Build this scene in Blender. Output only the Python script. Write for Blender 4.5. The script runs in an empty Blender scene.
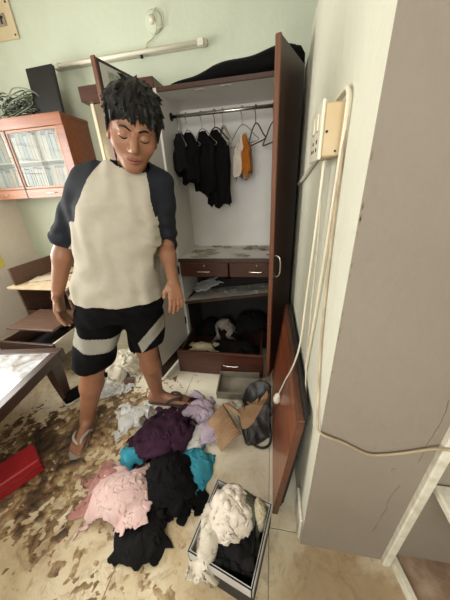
import bpy, bmesh, math, random
import numpy as np
from mathutils import Vector, Matrix, noise as mnoise

S = bpy.context.scene
COL = S.collection
random.seed(7)
RNG = np.random.default_rng(11)

# ------------------------------------------------------------------ camera
cam_d = bpy.data.cameras.new('camera'); cam = bpy.data.objects.new('camera', cam_d); COL.objects.link(cam)
cam_d.sensor_fit = 'VERTICAL'; cam_d.sensor_height = 36.0; cam_d.lens = 14.4; cam_d.clip_start = 0.02
CM = [[0.98375381, -0.02789892, 0.17734173], [0.17183761, 0.43227691, -0.88521664], [-0.05196415, 0.90130923, 0.43004814]]
cam.matrix_world = Matrix.Translation((0, 0, 1.35)) @ Matrix(CM).to_4x4()
S.camera = cam
# ------------------------------------------------------------------ light
W = bpy.data.worlds.new('world'); S.world = W; W.use_nodes = True
bg = W.node_tree.nodes['Background']; bg.inputs[0].default_value = (0.93, 0.97, 1.0, 1); bg.inputs[1].default_value = 1.5
def area(name, loc, rot, sx, sy, power, col):
    l = bpy.data.lights.new(name, 'AREA'); l.shape = 'RECTANGLE'; l.size = sx; l.size_y = sy; l.energy = power; l.color = col
    o = bpy.data.objects.new(name, l); COL.objects.link(o); o.location = loc; o.rotation_euler = rot
    return o
R90 = math.pi/2
area('window_daylight', (-2.62, 0.82, 1.5), (0, -R90, 0), 1.15, 1.4, 52, (1.0, 0.975, 0.91))      # daylight entering the window in the left wall
area('rear_fill_light', (-0.40, -1.72, 1.6), (R90, 0, 0), 1.5, 1.1, 40, (1.0, 0.97, 0.90))     # fill light added behind the camera, through a made-up window
vs = S.view_settings; vs.view_transform = 'Standard'; vs.look = 'None'; vs.gamma = 1.0; vs.use_curve_mapping = False; vs.exposure = 0.62

# ------------------------------------------------------------------ materials
def lin(c):
    return tuple(((v/255)/12.92 if v/255 <= .04045 else ((v/255+.055)/1.055)**2.4) for v in c) + (1,)
MATS = {}
def pm(name, col, col2=None, scale=8., amt=.5, rough=.6, bump=0., bscale=40., metal=0., spec=.5, stretch=None, detail=4., trans=0., coat=0., alpha=1.):
    if name in MATS: return MATS[name]
    m = bpy.data.materials.new(name); m.use_nodes = True; nt = m.node_tree; N = nt.nodes; L = nt.links
    b = N['Principled BSDF']; b.inputs['Base Color'].default_value = lin(col); b.inputs['Roughness'].default_value = rough
    b.inputs['Metallic'].default_value = metal; b.inputs['Specular IOR Level'].default_value = spec
    if trans: b.inputs['Transmission Weight'].default_value = trans
    if coat: b.inputs['Coat Weight'].default_value = coat
    if alpha < 1: b.inputs['Alpha'].default_value = alpha
    tc = N.new('ShaderNodeNewGeometry'); mp = N.new('ShaderNodeMapping'); L.new(tc.outputs['Position'], mp.inputs[0])
    if stretch: mp.inputs['Scale'].default_value = stretch
    if col2 is not None:
        n = N.new('ShaderNodeTexNoise'); n.inputs['Scale'].default_value = scale; n.inputs['Detail'].default_value = detail
        L.new(mp.outputs[0], n.inputs['Vector'])
        r = N.new('ShaderNodeValToRGB'); r.color_ramp.elements[0].position = .5-.25/max(amt,.05)*.5; r.color_ramp.elements[1].position = .5+.25/max(amt,.05)*.5
        r.color_ramp.elements[0].color = lin(col); r.color_ramp.elements[1].color = lin(col2)
        L.new(n.outputs[0], r.inputs[0]); L.new(r.outputs[0], b.inputs['Base Color'])
    if bump:
        n2 = N.new('ShaderNodeTexNoise'); n2.inputs['Scale'].default_value = bscale; n2.inputs['Detail'].default_value = 5
        L.new(mp.outputs[0], n2.inputs['Vector'])
        bp = N.new('ShaderNodeBump'); bp.inputs['Strength'].default_value = bump; bp.inputs['Distance'].default_value = .01
        L.new(n2.outputs[0], bp.inputs['Height']); L.new(bp.outputs[0], b.inputs['Normal'])
    MATS[name] = m
    return m

def ramp(nt, src, stops):
    r = nt.nodes.new('ShaderNodeValToRGB'); els = r.color_ramp.elements
    while len(els) < len(stops): els.new(.5)
    for e, (p, c) in zip(els, stops): e.position = p; e.color = c if len(c) == 4 else lin(c)
    nt.links.new(src, r.inputs[0]); return r.outputs[0]
def noise_n(nt, scale, detail=5, rough=.55, dist=0., vec=None):
    n = nt.nodes.new('ShaderNodeTexNoise'); n.inputs['Scale'].default_value = scale; n.inputs['Detail'].default_value = detail
    n.inputs['Roughness'].default_value = rough; n.inputs['Distortion'].default_value = dist
    if vec is None:
        g = nt.nodes.new('ShaderNodeNewGeometry'); vec = g.outputs['Position']
    nt.links.new(vec, n.inputs['Vector']); return n.outputs[0]
def mixc(nt, fac, a, b):
    m = nt.nodes.new('ShaderNodeMix'); m.data_type = 'RGBA'
    for s, v in ((m.inputs[0], fac), (m.inputs[6], a), (m.inputs[7], b)):
        if hasattr(v, 'is_linked') or isinstance(v, bpy.types.NodeSocket): nt.links.new(v, s)
        else: s.default_value = v if not isinstance(v, tuple) or len(v) == 4 else lin(v)
    return m.outputs[2]
def math_n(nt, op, a, b=None, clamp=False):
    m = nt.nodes.new('ShaderNodeMath'); m.operation = op; m.use_clamp = clamp
    for s, v in zip(m.inputs, (a, b)):
        if v is None: continue
        if isinstance(v, bpy.types.NodeSocket): nt.links.new(v, s)
        else: s.default_value = v
    return m.outputs[0]

# plaster with stains, peeled patches and scuffs
def wall_mat(name, base, stain, peel, peel_amt=.66, grad=None):
    m = bpy.data.materials.new(name); m.use_nodes = True; nt = m.node_tree; b = nt.nodes['Principled BSDF']
    f1 = ramp(nt, noise_n(nt, 1.6, 6, .6), [(.42, (0,0,0,1)), (.75, (1,1,1,1))])
    c = mixc(nt, f1, base, stain)
    f2 = ramp(nt, noise_n(nt, 5.5, 8, .62, .6), [(peel_amt, (0,0,0,1)), (peel_amt+.03, (1,1,1,1))])
    c = mixc(nt, math_n(nt, 'MULTIPLY', f2, .55), c, peel)
    nt.links.new(c, b.inputs['Base Color']); b.inputs['Roughness'].default_value = .75; b.inputs['Specular IOR Level'].default_value = .25
    h = math_n(nt, 'ADD', noise_n(nt, 26, 4), math_n(nt, 'MULTIPLY', f2, -.8))
    bp = nt.nodes.new('ShaderNodeBump'); bp.inputs['Strength'].default_value = .22; bp.inputs['Distance'].default_value = .012
    nt.links.new(h, bp.inputs['Height']); nt.links.new(bp.outputs[0], b.inputs['Normal'])
    return m
M_WALL = wall_mat('wall_green', (196, 203, 184), (184, 190, 170), (168, 168, 150), .66)
M_WALLL = wall_mat('wall_left_plaster', (236, 226, 212), (224, 212, 196), (194, 180, 162), .66)
M_WALLR = wall_mat('wall_cream', (204, 203, 187), (196, 194, 176), (184, 178, 156), .72)
M_PILLAR = wall_mat('pillar_grey', (142, 133, 121), (134, 124, 111), (120, 107, 92), .70)
M_CEIL = pm('ceiling_white', (226, 224, 214), (214, 212, 200), 3, .5, .8)
M_TRIM = pm('trim_white', (226, 224, 210), (196, 188, 168), 30, .5, .6, bump=.3, bscale=60)

def wood(name, dark, light, rough=.35, direction='z', sc=6., coat=.15):
    m = bpy.data.materials.new(name); m.use_nodes = True; nt = m.node_tree; b = nt.nodes['Principled BSDF']
    g = nt.nodes.new('ShaderNodeNewGeometry'); mp = nt.nodes.new('ShaderNodeMapping'); nt.links.new(g.outputs['Position'], mp.inputs[0])
    mp.inputs['Scale'].default_value = {'z': (9, 9, .7), 'x': (.7, 9, 9), 'y': (9, .7, 9)}[direction]
    f = noise_n(nt, sc, 6, .6, .8, mp.outputs[0])
    c = ramp(nt, f, [(.3, dark), (.72, light)])
    nt.links.new(c, b.inputs['Base Color']); b.inputs['Roughness'].default_value = rough; b.inputs['Coat Weight'].default_value = coat
    b.inputs['Coat Roughness'].default_value = .25
    bp = nt.nodes.new('ShaderNodeBump'); bp.inputs['Strength'].default_value = .06; nt.links.new(f, bp.inputs['Height']); nt.links.new(bp.outputs[0], b.inputs['Normal'])
    return m
M_WOOD = wood('wardrobe_wood', (34, 17, 11), (60, 33, 22), .38)
M_WOODX = wood('wardrobe_wood_across', (50, 23, 15), (80, 40, 27), .36, 'x')
M_EDGE = wood('wardrobe_edge_wood', (88, 51, 33), (114, 69, 45), .45)
M_CABW = wood('cabinet_wood', (116, 64, 40), (150, 90, 58), .3, 'x')
M_DARKW = wood('dark_wood', (44, 28, 24), (74, 48, 40), .4, 'y')
M_BOARD = wood('red_board_wood', (92, 42, 25), (160, 92, 60), .3, 'y', 5.)
M_BOARDE = wood('board_edge_wood', (70, 40, 26), (104, 64, 42), .5, 'y')
M_DRW = wood('drawer_unit_wood', (76, 52, 40), (108, 80, 64), .5, 'x')
M_LAM = pm('laminate_grey', (230, 228, 224), (220, 217, 211), 5, .5, .5, bump=.04)
M_LAMDOOR = pm('laminate_door', (206, 205, 198), (196, 193, 185), 4, .5, .42)
M_METAL = pm('chrome', (200, 198, 190), rough=.25, metal=1.)
M_DMETAL = pm('dark_metal', (40, 36, 34), rough=.4, metal=.8)
M_BLACKP = pm('black_plastic', (16, 16, 17), (26, 26, 27), 20, .5, .35)
M_WPLAS = pm('white_plastic', (218, 213, 196), (208, 201, 180), 10, .5, .4)
M_BEIGE = pm('aged_plastic', (204, 186, 150), (194, 168, 126), 14, .6, .45)
M_CREAM = pm('cream_cable', (212, 205, 184), (200, 190, 164), 30, .5, .5)
M_GLASS = pm('pane_glass', (190, 200, 196), rough=.02, spec=.6, alpha=.16)
M_PAPER = pm('peeling_paper', (208, 204, 190), (140, 128, 108), 14, .7, .8, bump=.2)

# ------------------------------------------------------------------ mesh helpers (all vertices in world coordinates)
ORG = {}
def worg(o): return ORG.get(o.name, Vector((0, 0, 0)))
def obj(name, V, F, mat, parent=None, smooth=False, origin=None):
    V = np.asarray(V, float).reshape(-1, 3)
    if origin is None:
        lo, hi = V.min(0), V.max(0); origin = Vector(((lo[0]+hi[0])/2, (lo[1]+hi[1])/2, lo[2]))
    origin = Vector(origin)
    me = bpy.data.meshes.new(name); me.from_pydata((V-np.array(origin)).tolist(), [], [tuple(int(i) for i in f) for f in F]); me.update()
    if mat: me.materials.append(mat)
    if smooth: me.polygons.foreach_set('use_smooth', [True]*len(me.polygons))
    o = bpy.data.objects.new(name, me); COL.objects.link(o)
    ORG[o.name] = origin.copy()
    if parent: o.parent = parent; o.location = origin-worg(parent)
    else: o.location = origin
    return o
def tag(o, label=None, cat=None, group=None, kind=None):
    if label: o['label'] = label
    if cat: o['category'] = cat
    if group: o['group'] = group
    if kind: o['kind'] = kind
    return o
def thing(name, loc, label, cat, group=None):
    o = bpy.data.objects.new(name, None); COL.objects.link(o); o.location = loc; o.empty_display_size = .05
    ORG[o.name] = Vector(loc); return tag(o, label, cat, group)
def struct(o): o['kind'] = 'structure'; return o
class MB:
    def __init__(s): s.V = []; s.F = []
    def add(s, V, F):
        n = len(s.V); s.V += [tuple(v) for v in V]; s.F += [tuple(i+n for i in f) for f in F]; return s
    def box(s, lo, hi, bev=0., M=None):
        bm = bmesh.new(); bmesh.ops.create_cube(bm, size=1)
        for v in bm.verts: v.co = Vector([(lo[i]+hi[i])/2 + v.co[i]*(hi[i]-lo[i]) for i in range(3)])
        if bev: bmesh.ops.bevel(bm, geom=list(bm.edges), offset=bev, segments=1, affect='EDGES', profile=.7)
        if M is not None: bm.transform(M)
        bm.verts.index_update(); s.add([v.co[:] for v in bm.verts], [[v.index for v in f.verts] for f in bm.faces]); bm.free(); return s
    def tube(s, pts, r, seg=8, cap=True):
        pts = [Vector(p) for p in pts]; n = len(pts); rs = r if hasattr(r, '__len__') else [r]*n
        V = []; F = []; prev = None
        for i, p in enumerate(pts):
            t = (pts[min(i+1, n-1)]-pts[max(i-1, 0)]).normalized()
            if prev is None: a = t.orthogonal().normalized()
            else: a = (prev-t*prev.dot(t)); a = a.normalized() if a.length > 1e-6 else t.orthogonal().normalized()
            prev = a; b = t.cross(a)
            for k in range(seg):
                th = 2*math.pi*k/seg; V.append(tuple(p+rs[i]*(math.cos(th)*a+math.sin(th)*b)))
        for i in range(n-1):
            for k in range(seg): k2 = (k+1) % seg; F.append((i*seg+k, i*seg+k2, (i+1)*seg+k2, (i+1)*seg+k))
        if cap: F.append(tuple(range(seg))[::-1]); F.append(tuple((n-1)*seg+k for k in range(seg)))
        return s.add(V, F)
    def prism(s, poly, a, b, axis=2):            # poly in the two other axes, extruded from a to b
        n = len(poly); V = []
        for h in (a, b):
            for (u, v) in poly: V.append({2: (u, v, h), 0: (h, u, v), 1: (u, h, v)}[axis])
        F = [tuple(range(n))[::-1], tuple(range(n, 2*n))]+[(i, (i+1) % n, n+(i+1) % n, n+i) for i in range(n)]
        return s.add(V, F)
    def xf(s, M): s.V = [tuple(M @ Vector(v)) for v in s.V]; return s
    def build(s, name, mat, parent=None, smooth=False, origin=None): return obj(name, s.V, s.F, mat, parent, smooth, origin)
def catmull(P, n=8):
    P = [Vector(p) for p in P]; out = []
    for i in range(len(P)-1):
        p0, p1, p2, p3 = P[max(i-1, 0)], P[i], P[i+1], P[min(i+2, len(P)-1)]
        for k in range(n):
            t = k/n; out.append(.5*((2*p1)+(p2-p0)*t+(2*p0-5*p1+4*p2-p3)*t*t+(3*p1-3*p2+p3-p0)*t**3))
    out.append(P[-1]); return out
def rz(a, c=(0, 0, 0)): return Matrix.Translation(c) @ Matrix.Rotation(a, 4, 'Z') @ Matrix.Translation(-Vector(c))
def solidify(o, t, off=0.):
    m = o.modifiers.new('solid', 'SOLIDIFY'); m.thickness = t; m.offset = off; return o

# ------------------------------------------------------------------ the room
XL, XR, YB, YF, ZC = -2.52, 1.5, 2.2, -1.6, 2.9
TS = .6; TX0, TY0 = .03, .53
def tile_mat():
    m = bpy.data.materials.new('floor_tile'); m.use_nodes = True; nt = m.node_tree; b = nt.nodes['Principled BSDF']
    g = nt.nodes.new('ShaderNodeNewGeometry'); sx = nt.nodes.new('ShaderNodeSeparateXYZ'); nt.links.new(g.outputs['Position'], sx.inputs[0])
    base = ramp(nt, noise_n(nt, 2.5, 8, .65, .5), [(.3, (212, 205, 184)), (.7, (228, 222, 204))])
    film = ramp(nt, noise_n(nt, 3.2, 9, .62, .9), [(.30, (146, 118, 82)), (.46, (188, 166, 130)), (.66, (216, 202, 172))])
    # how much dried silt lies on the tiles: most on the left and towards the room, less by the partition
    fx = math_n(nt, 'MULTIPLY_ADD', sx.outputs[0], -.45); fx.node.inputs[2].default_value = -.08
    fy = math_n(nt, 'MULTIPLY_ADD', sx.outputs[1], -.75); fy.node.inputs[2].default_value = .60
    f = math_n(nt, 'ADD', math_n(nt, 'ADD', fx, fy), noise_n(nt, 4.6, 8, .66, .7))
    px_ = math_n(nt, 'MULTIPLY', math_n(nt, 'ADD', sx.outputs[0], -.02), 6., True)                  # dirt by the pillar foot, painted darker to offset the rear fill
    py_ = math_n(nt, 'MULTIPLY', math_n(nt, 'SUBTRACT', .66, sx.outputs[1]), 4., True)
    pd_ = math_n(nt, 'MULTIPLY', px_, py_)
    f = math_n(nt, 'ADD', f, math_n(nt, 'MULTIPLY', pd_, .34))
    film = mixc(nt, math_n(nt, 'MULTIPLY', pd_, .75), film, (138, 112, 80))
    f = ramp(nt, f, [(.42, (0,0,0,1)), (.80, (1,1,1,1))])
    c = mixc(nt, math_n(nt, 'MULTIPLY', f, .9), base, film)
    sm = ramp(nt, noise_n(nt, 11, 8, .68, 1.6), [(.50, (0,0,0,1)), (.66, (1,1,1,1))])
    c = mixc(nt, math_n(nt, 'MULTIPLY', math_n(nt, 'MULTIPLY', sm, f), .55), c, (128, 100, 68))
    sp = ramp(nt, noise_n(nt, 34, 5, .7, .3), [(.63, (0,0,0,1)), (.70, (1,1,1,1))])
    c = mixc(nt, math_n(nt, 'MULTIPLY', sp, .55), c, (112, 86, 58))
    nt.links.new(c, b.inputs['Base Color'])
    r = ramp(nt, f, [(0., (.10,.10,.10,1)), (1., (.36,.36,.36,1))]); nt.links.new(r, b.inputs['Roughness'])
    b.inputs['Specular IOR Level'].default_value = .4
    bp = nt.nodes.new('ShaderNodeBump'); bp.inputs['Strength'].default_value = .25; bp.inputs['Distance'].default_value = .006
    nt.links.new(math_n(nt, 'MULTIPLY', f, noise_n(nt, 30, 6)), bp.inputs['Height']); nt.links.new(bp.outputs[0], b.inputs['Normal'])
    return m
M_TILE = tile_mat()
M_GROUT = pm('grout', (150, 138, 116), (120, 104, 80), 20, .5, .9)
fl = MB().box((XL-.1, YF-.1, -.12), (XR+.1, YB+.1, -.004)).build('floor', M_GROUT); struct(fl)
tm = None
ix0 = int(math.floor((XL-TX0)/TS)); ix1 = int(math.ceil((.55-TX0)/TS)); iy0 = int(math.floor((YF-TY0)/TS)); iy1 = int(math.ceil((YB-TY0)/TS))
for i in range(ix0, ix1+2):
    for j in range(iy0, iy1):
        x0, x1 = max(TX0+i*TS, XL)+.0015, min(TX0+(i+1)*TS, XR)-.0015
        y0, y1 = max(TY0+j*TS, YF)+.0015, min(TY0+(j+1)*TS, YB)-.0015
        if x1-x0 < .02 or y1-y0 < .02: continue
        full = abs(x1-x0-TS+.003) < 1e-4 and abs(y1-y0-TS+.003) < 1e-4
        if full and tm is not None:
            t = bpy.data.objects.new('tile', tm); COL.objects.link(t); t.parent = fl
            t.location = Vector(((x0+x1)/2, (y0+y1)/2, -.02))-worg(fl)
        else:
            t = MB().box((x0, y0, -.02), (x1, y1, 0), .0012).build('tile', M_TILE, fl)
            if full: tm = t.data
def wall(name, lo, hi, mat, bev=0.): return struct(MB().box(lo, hi, bev).build(name, mat))
wall('wall_back', (XL-.1, YB, 0), (XR+.1, YB+.1, ZC), M_WALL)
wall('ceiling', (XL-.1, YF-.1, ZC), (XR+.1, YB+.1, ZC+.1), M_CEIL)
# left wall with the window opening Y .1..1.55, Z .9..2.1
wl = MB()
WY0, WY1, WZ0, WZ1 = .10, 1.55, .92, 2.10
wl.box((XL-.1, YF-.1, 0), (XL, WY0, ZC)).box((XL-.1, WY1, 0), (XL, YB, ZC)).box((XL-.1, WY0, 0), (XL, WY1, WZ0)).box((XL-.1, WY0, WZ1), (XL, WY1, ZC))
struct(wl.build('wall_left', M_WALLL))
wf = MB(); FX0, FX1, FZ0, FZ1 = -1.2, .40, 1.0, 2.15  # opening in the unseen front wall, added for the rear fill light
wf.box((XL, YF-.1, 0), (FX0, YF, ZC)).box((FX1, YF-.1, 0), (XR+.1, YF, ZC)).box((FX0, YF-.1, 0), (FX1, YF, FZ0)).box((FX0, YF-.1, FZ1), (FX1, YF, ZC))
struct(wf.build('wall_front', M_WALLR))
wall('wall_right', (XR, YF, 0), (XR+.1, YB, ZC), M_WALLR)
# windows: frame, mullions, security bars
def window(name, axis, a0, a1, z0, z1, c):
    P = (lambda u, v, z: (c+v, u, z)) if axis == 'y' else (lambda u, v, z: (u, c+v, z))
    def bx(mb, u0, u1, v0, v1, za, zb):
        p, q = P(u0, v0, za), P(u1, v1, zb); return mb.box([min(x) for x in zip(p, q)], [max(x) for x in zip(p, q)], .002)
    m = MB(); w = .05
    bx(m, a0, a1, -.06, 0, z0, z0+w); bx(m, a0, a1, -.06, 0, z1-w, z1); bx(m, a0, a0+w, -.06, 0, z0+w, z1-w); bx(m, a1-w, a1, -.06, 0, z0+w, z1-w)
    fr = struct(m.build(name, M_TRIM))
    for k in (1, 2):
        u = a0+(a1-a0)*k/3; bx(MB(), u-.02, u+.02, -.05, -.01, z0+w, z1-w).build('mullion', M_TRIM, fr)
    nb = 9
    for k in range(1, nb):
        z = z0+(z1-z0)*k/nb; bx(MB(), a0+w, a1-w, -.036, -.024, z-.006, z+.006).build('security_bar', M_DMETAL, fr)
    return fr
window('window_1', 'y', WY0, WY1, WZ0, WZ1, XL)
window('fill_window', 'x', FX0, FX1, FZ0, FZ1, YF)  # unseen window added to go with the rear fill light
# partition with its end pillar, set-back stretch by the wardrobe
PX = .16; PY = .50; PZ = 1.985
wp = MB().box((PX, PY, 0), (.484, 1.58, PZ), .003).box((PX+.022, 1.58, 0), (.484, YB, PZ), .012)
struct(wp.build('wall_partition', M_WALLR))
struct(MB().box((PX, PY-.004, 0), (.462, PY+.0005, PZ+.01)).build('wall_pillar', M_PILLAR))
wall('wall_alcove', (.484, PY+.012, 0), (XR, PY+.10, ZC), M_PILLAR)
struct(MB().box((.459, PY-.022, .0), (.487, PY+.02, PZ+.01), .004).build('trim_1', M_TRIM))        # white strip up the pillar's right edge
struct(MB().box((.147, PY+.01, 0), (.1585, PY+.13, .15), .004).build('trim_2', M_TRIM))             # white block at the foot of the partition
# raised alcove floor with its white kerb
M_ALC = pm('alcove_dirt', (122, 92, 72), (172, 150, 130), 16, .6, .5, bump=.5, bscale=30)
struct(MB().prism([(.502, PY+.012), (XR, PY+.012), (XR, -.4), (.70, -.4)], -.003, .034).build('floor_alcove', M_ALC))
struct(MB().prism([(.486, PY+.012), (.503, PY+.012), (.702, -.4), (.684, -.4)], -.003, .045).build('trim_3', M_TRIM))
# jagged flaking along pillar edge and cracks are thin raised/recessed strips
def crack(name, pts, w, y, mat):
    V = []; F = []
    for i, (x, z) in enumerate(pts):
        ww = w*(.4+.9*random.random()); V += [(x-ww, y, z), (x+ww, y, z)]
        if i: F.append((2*i-2, 2*i-1, 2*i+1, 2*i))
    o = obj(name, V, F, mat); solidify(o, .002); return o
M_CRK = pm('crack_dark', (118, 102, 84), (142, 128, 110), 40, .5, .9)
def zig(p, n=7, j=.006):
    out = []
    for a, b in zip(p[:-1], p[1:]):
        for k in range(n): t = k/n; out.append((a[0]+(b[0]-a[0])*t+random.uniform(-j, j), a[1]+(b[1]-a[1])*t+random.uniform(-j, j)))
    return out+[p[-1]]

# mud layer: clumps and flakes of dried silt on the tiles
def fbm(x, y, s, o=4, seed=0.):
    return mnoise.fractal(Vector((x*s+seed, y*s-seed, seed*.37)), 1., 2., o)
def gauss(x, y, cx, cy, rx, ry): return math.exp(-(((x-cx)/rx)**2+((y-cy)/ry)**2))
def mud():
    st = .0085; x0, x1, y0, y1 = -2.1, .12, .12, 1.85
    nx, ny = int((x1-x0)/st), int((y1-y0)/st); H = np.zeros((nx, ny))
    for i in range(nx):
        x = x0+i*st
        for j in range(ny):
            y = y0+j*st
            m = 1.15*gauss(x, y, -1.36, .72, .36, .27)+.92*gauss(x, y, -1.02, .80, .26, .24)+.55*gauss(x, y, -.98, 1.10, .22, .20)+.44*gauss(x, y, -.85, .33, .5, .2)+.55*gauss(x, y, -1.18, .45, .32, .16)+.42*gauss(x, y, -.70, 1.28, .35, .25)+.36*gauss(x, y, -.30, .60, .2, .25)+.30*gauss(x, y, -.30, .2, .5, .2)
            w1, w2 = fbm(x, y, 5., 3, 1.7), fbm(x, y, 5., 3, 9.4)
            b = fbm(x+.05*w1, y+.05*w2, 8., 4, 3.1); w = fbm(x+.03*b, y-.03*w1, 24., 4, 8.2); q = fbm(x, y, 60., 2, 5.5)
            h = (m-.70+.36*b)*.011+(.011*w+.005*q)*min(1.1, m+.28)
            H[i, j] = max(-.02, min(h, .030))
    idx = -np.ones((nx, ny), int); V = []; F = []
    keep = H > -.006
    for i in range(nx):
        for j in range(ny):
            if keep[i, j]: idx[i, j] = len(V); V.append((x0+i*st+random.uniform(-.0025, .0025), y0+j*st+random.uniform(-.0025, .0025), H[i, j]))
    for i in range(nx-1):
        for j in range(ny-1):
            q = (idx[i, j], idx[i+1, j], idx[i+1, j+1], idx[i, j+1])
            if min(q) >= 0 and max(H[i, j], H[i+1, j], H[i+1, j+1], H[i, j+1]) > 0: F.append(q)
    m = bpy.data.materials.new('mud'); m.use_nodes = True; nt = m.node_tree; b = nt.nodes['Principled BSDF']
    g = nt.nodes.new('ShaderNodeNewGeometry'); sx = nt.nodes.new('ShaderNodeSeparateXYZ'); nt.links.new(g.outputs['Position'], sx.inputs[0])
    f = noise_n(nt, 9, 8, .7, .9)
    k = math_n(nt, 'MULTIPLY_ADD', sx.outputs[0], .16); k.node.inputs[2].default_value = .26       # wetter, darker silt lies to the left
    k2 = math_n(nt, 'MULTIPLY', sx.outputs[2], -9.)                                                # thick clods are still damp, the thin skin has dried pale
    c = ramp(nt, math_n(nt, 'ADD', math_n(nt, 'ADD', f, k), k2), [(.38, (50, 36, 24)), (.50, (94, 70, 46)), (.62, (148, 120, 84)), (.74, (190, 168, 130))])
    nt.links.new(c, b.inputs['Base Color']); b.inputs['Roughness'].default_value = .55
    bp = nt.nodes.new('ShaderNodeBump'); bp.inputs['Strength'].default_value = .6; bp.inputs['Distance'].default_value = .01
    nt.links.new(noise_n(nt, 60, 6, .6), bp.inputs['Height']); nt.links.new(bp.outputs[0], b.inputs['Normal'])
    o = obj('mud', V, F, m, None, True)
    tag(o, 'clumps and smears of brown dried mud spread over the tiled floor', 'mud', kind='stuff')
mud()

# cracks and a damp line in the pillar's plaster
pil = bpy.data.objects['wall_pillar']
def pcrack(pts, w):
    V = []; F = []
    for i, (x, z) in enumerate(pts):
        ww = w*(.4+.9*random.random()); V += [(x-ww, PY-.0046, z), (x+ww, PY-.0046, z)]
        if i: F.append((2*i-2, 2*i-1, 2*i+1, 2*i))
    solidify(obj('crack', V, F, M_CRK, pil), .0012)
pcrack(zig([(.412, .50), (.396, .40), (.404, .36), (.398, .27), (.392, .20)], 6, .0025), .0010)
pcrack(zig([(.43, .62), (.436, .78), (.43, .92)], 6, .003), .0008)
pcrack(zig([(.375, .565), (.38, .575)], 3, .002), .003)
for k in range(20):                                   # flakes broken out of the arris
    z = .25+random.random()*1.25
    zz = random.uniform(.004, .016)
    pcrack(zig([(PX+.001, z), (PX+.001+random.uniform(0, .002), z+zz)], 4, .0009), .0012)

# ------------------------------------------------------------------ wardrobe
WX0, WX1, WY, WB, WZ = -.72, .135, 1.75, 2.19, 1.90
wd = thing('wardrobe', (-.29, 1.97, 0), 'tall brown wooden wardrobe with both doors standing open', 'wardrobe')
MB().box((WX0, WY, .0), (WX0+.022, WB, WZ), .002).build('side_panel', M_LAM, wd)
MB().box((WX1-.022, WY, .0), (WX1, WB, WZ), .002).build('side_panel', M_WOOD, wd)
MB().box((WX0+.022, WB-.012, .0), (WX1-.022, WB, WZ-.02)).build('back_panel', M_LAM, wd)
tp = MB().box((WX0+.022, WY+.012, WZ-.022), (WX1-.022, WB-.012, WZ), .001).build('top_panel', M_LAM, wd)
MB().box((WX0+.022, WY-.004, WZ-.022), (WX1-.022, WY+.012, WZ+.002), .002).build('top_rail', M_WOODX, wd)
M_STK = pm('sticker', (236, 232, 220), (190, 180, 160), 60, .6, .7)
for (x, y, a) in ((-.44, 1.80, .2), (-.28, 1.79, -.1)):           # scraps of torn label under the top
    m = MB(); pts = [(x+.035*math.cos(t)*(.6+.5*random.random()), y+.014*math.sin(t)*(.6+.6*random.random())) for t in [k*2*math.pi/12 for k in range(12)]]
    m.prism(pts, WZ-.0245, WZ-.0218).build('torn_label', M_STK, wd)
MB().box((WX0+.022, WY+.01, .03), (WX1-.022, WB-.012, .05)).build('bottom_panel', M_DARKW, wd)
# drawer shelf with peeling lining
MB().box((WX0+.022, 1.725, .835), (WX1-.022, WB-.012, .852), .001).build('shelf', M_LAM, wd)
pp = MB()
def scrap(x, y, z, r, seed, mat, parent, h=.008):
    rnd = random.Random(seed); n = 14; V = [(x, y, z+h*.4)]; F = []
    for k in range(n):
        t = 2*math.pi*k/n; rr = r*(.55+.7*rnd.random()); V.append((x+rr*math.cos(t), y+.6*rr*math.sin(t), z+.0015+h*rnd.random()**2))
    for k in range(n): F.append((0, 1+k, 1+(k+1) % n))
    o = obj('paper_scrap', V, F, mat, parent); solidify(o, .001, 1.); return o
M_SCR2 = pm('brown_paper', (128, 112, 90), (176, 164, 144), 18, .6, .85)
for k in range(17):
    scrap(-.62+random.random()*.66, 1.76+random.random()*.37, .8525, random.uniform(.035, .085), k, M_PAPER if k % 3 else M_SCR2, wd)
MB().box((WX0+.022, 1.715, .828), (WX1-.022, 1.726, .858), .001).build('shelf_edge', M_DARKW, wd)
M_LOCK = pm('lock_brass', (200, 186, 150), rough=.3, metal=1)
def handle(mb, c, w, d, r=.005, axis='x'):
    x, y, z = c
    P = [(-w/2, 0, 0), (-w/2+.006, -d*.8, 0), (-w/4, -d, 0), (w/4, -d, 0), (w/2-.006, -d*.8, 0), (w/2, 0, 0)]
    if axis == 'z': P = [(p[2], p[1], p[0]) for p in P]
    return mb.tube(catmull([(x+p[0], y+p[1], z+p[2]) for p in P], 5), r, 8)
for (a, b) in ((-.685, -.305), (-.296, .108)):
    MB().box((a+.012, 1.732, .725), (b-.012, 2.14, .83)).build('drawer_box', M_DARKW, wd)
    d = MB().box((a, 1.708, .715), (b, 1.728, .826), .004).build('drawer', M_WOODX, wd)
    c = (a+b)/2
    handle(MB(), (c, 1.709, .762), .11, .02, .0055).build('handle', M_METAL, d, True)
    MB().tube([(c+.005, 1.710, .806), (c+.005, 1.702, .806)], .008, 12).build('lock', M_LOCK, d, True)
# the hanging rail
rl = MB().tube([(-.692, 1.95, 1.795), (.112, 1.95, 1.795)], .011, 12).build('hanging_rail', M_METAL, wd, True)
MB().tube([(-.699, 1.95, 1.795), (-.688, 1.95, 1.795)], .024, 14).build('rail_socket', M_DMETAL, rl, True)
MB().tube([(.104, 1.95, 1.795), (.114, 1.95, 1.795)], .024, 14).build('rail_socket', M_DMETAL, rl, True)
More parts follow.
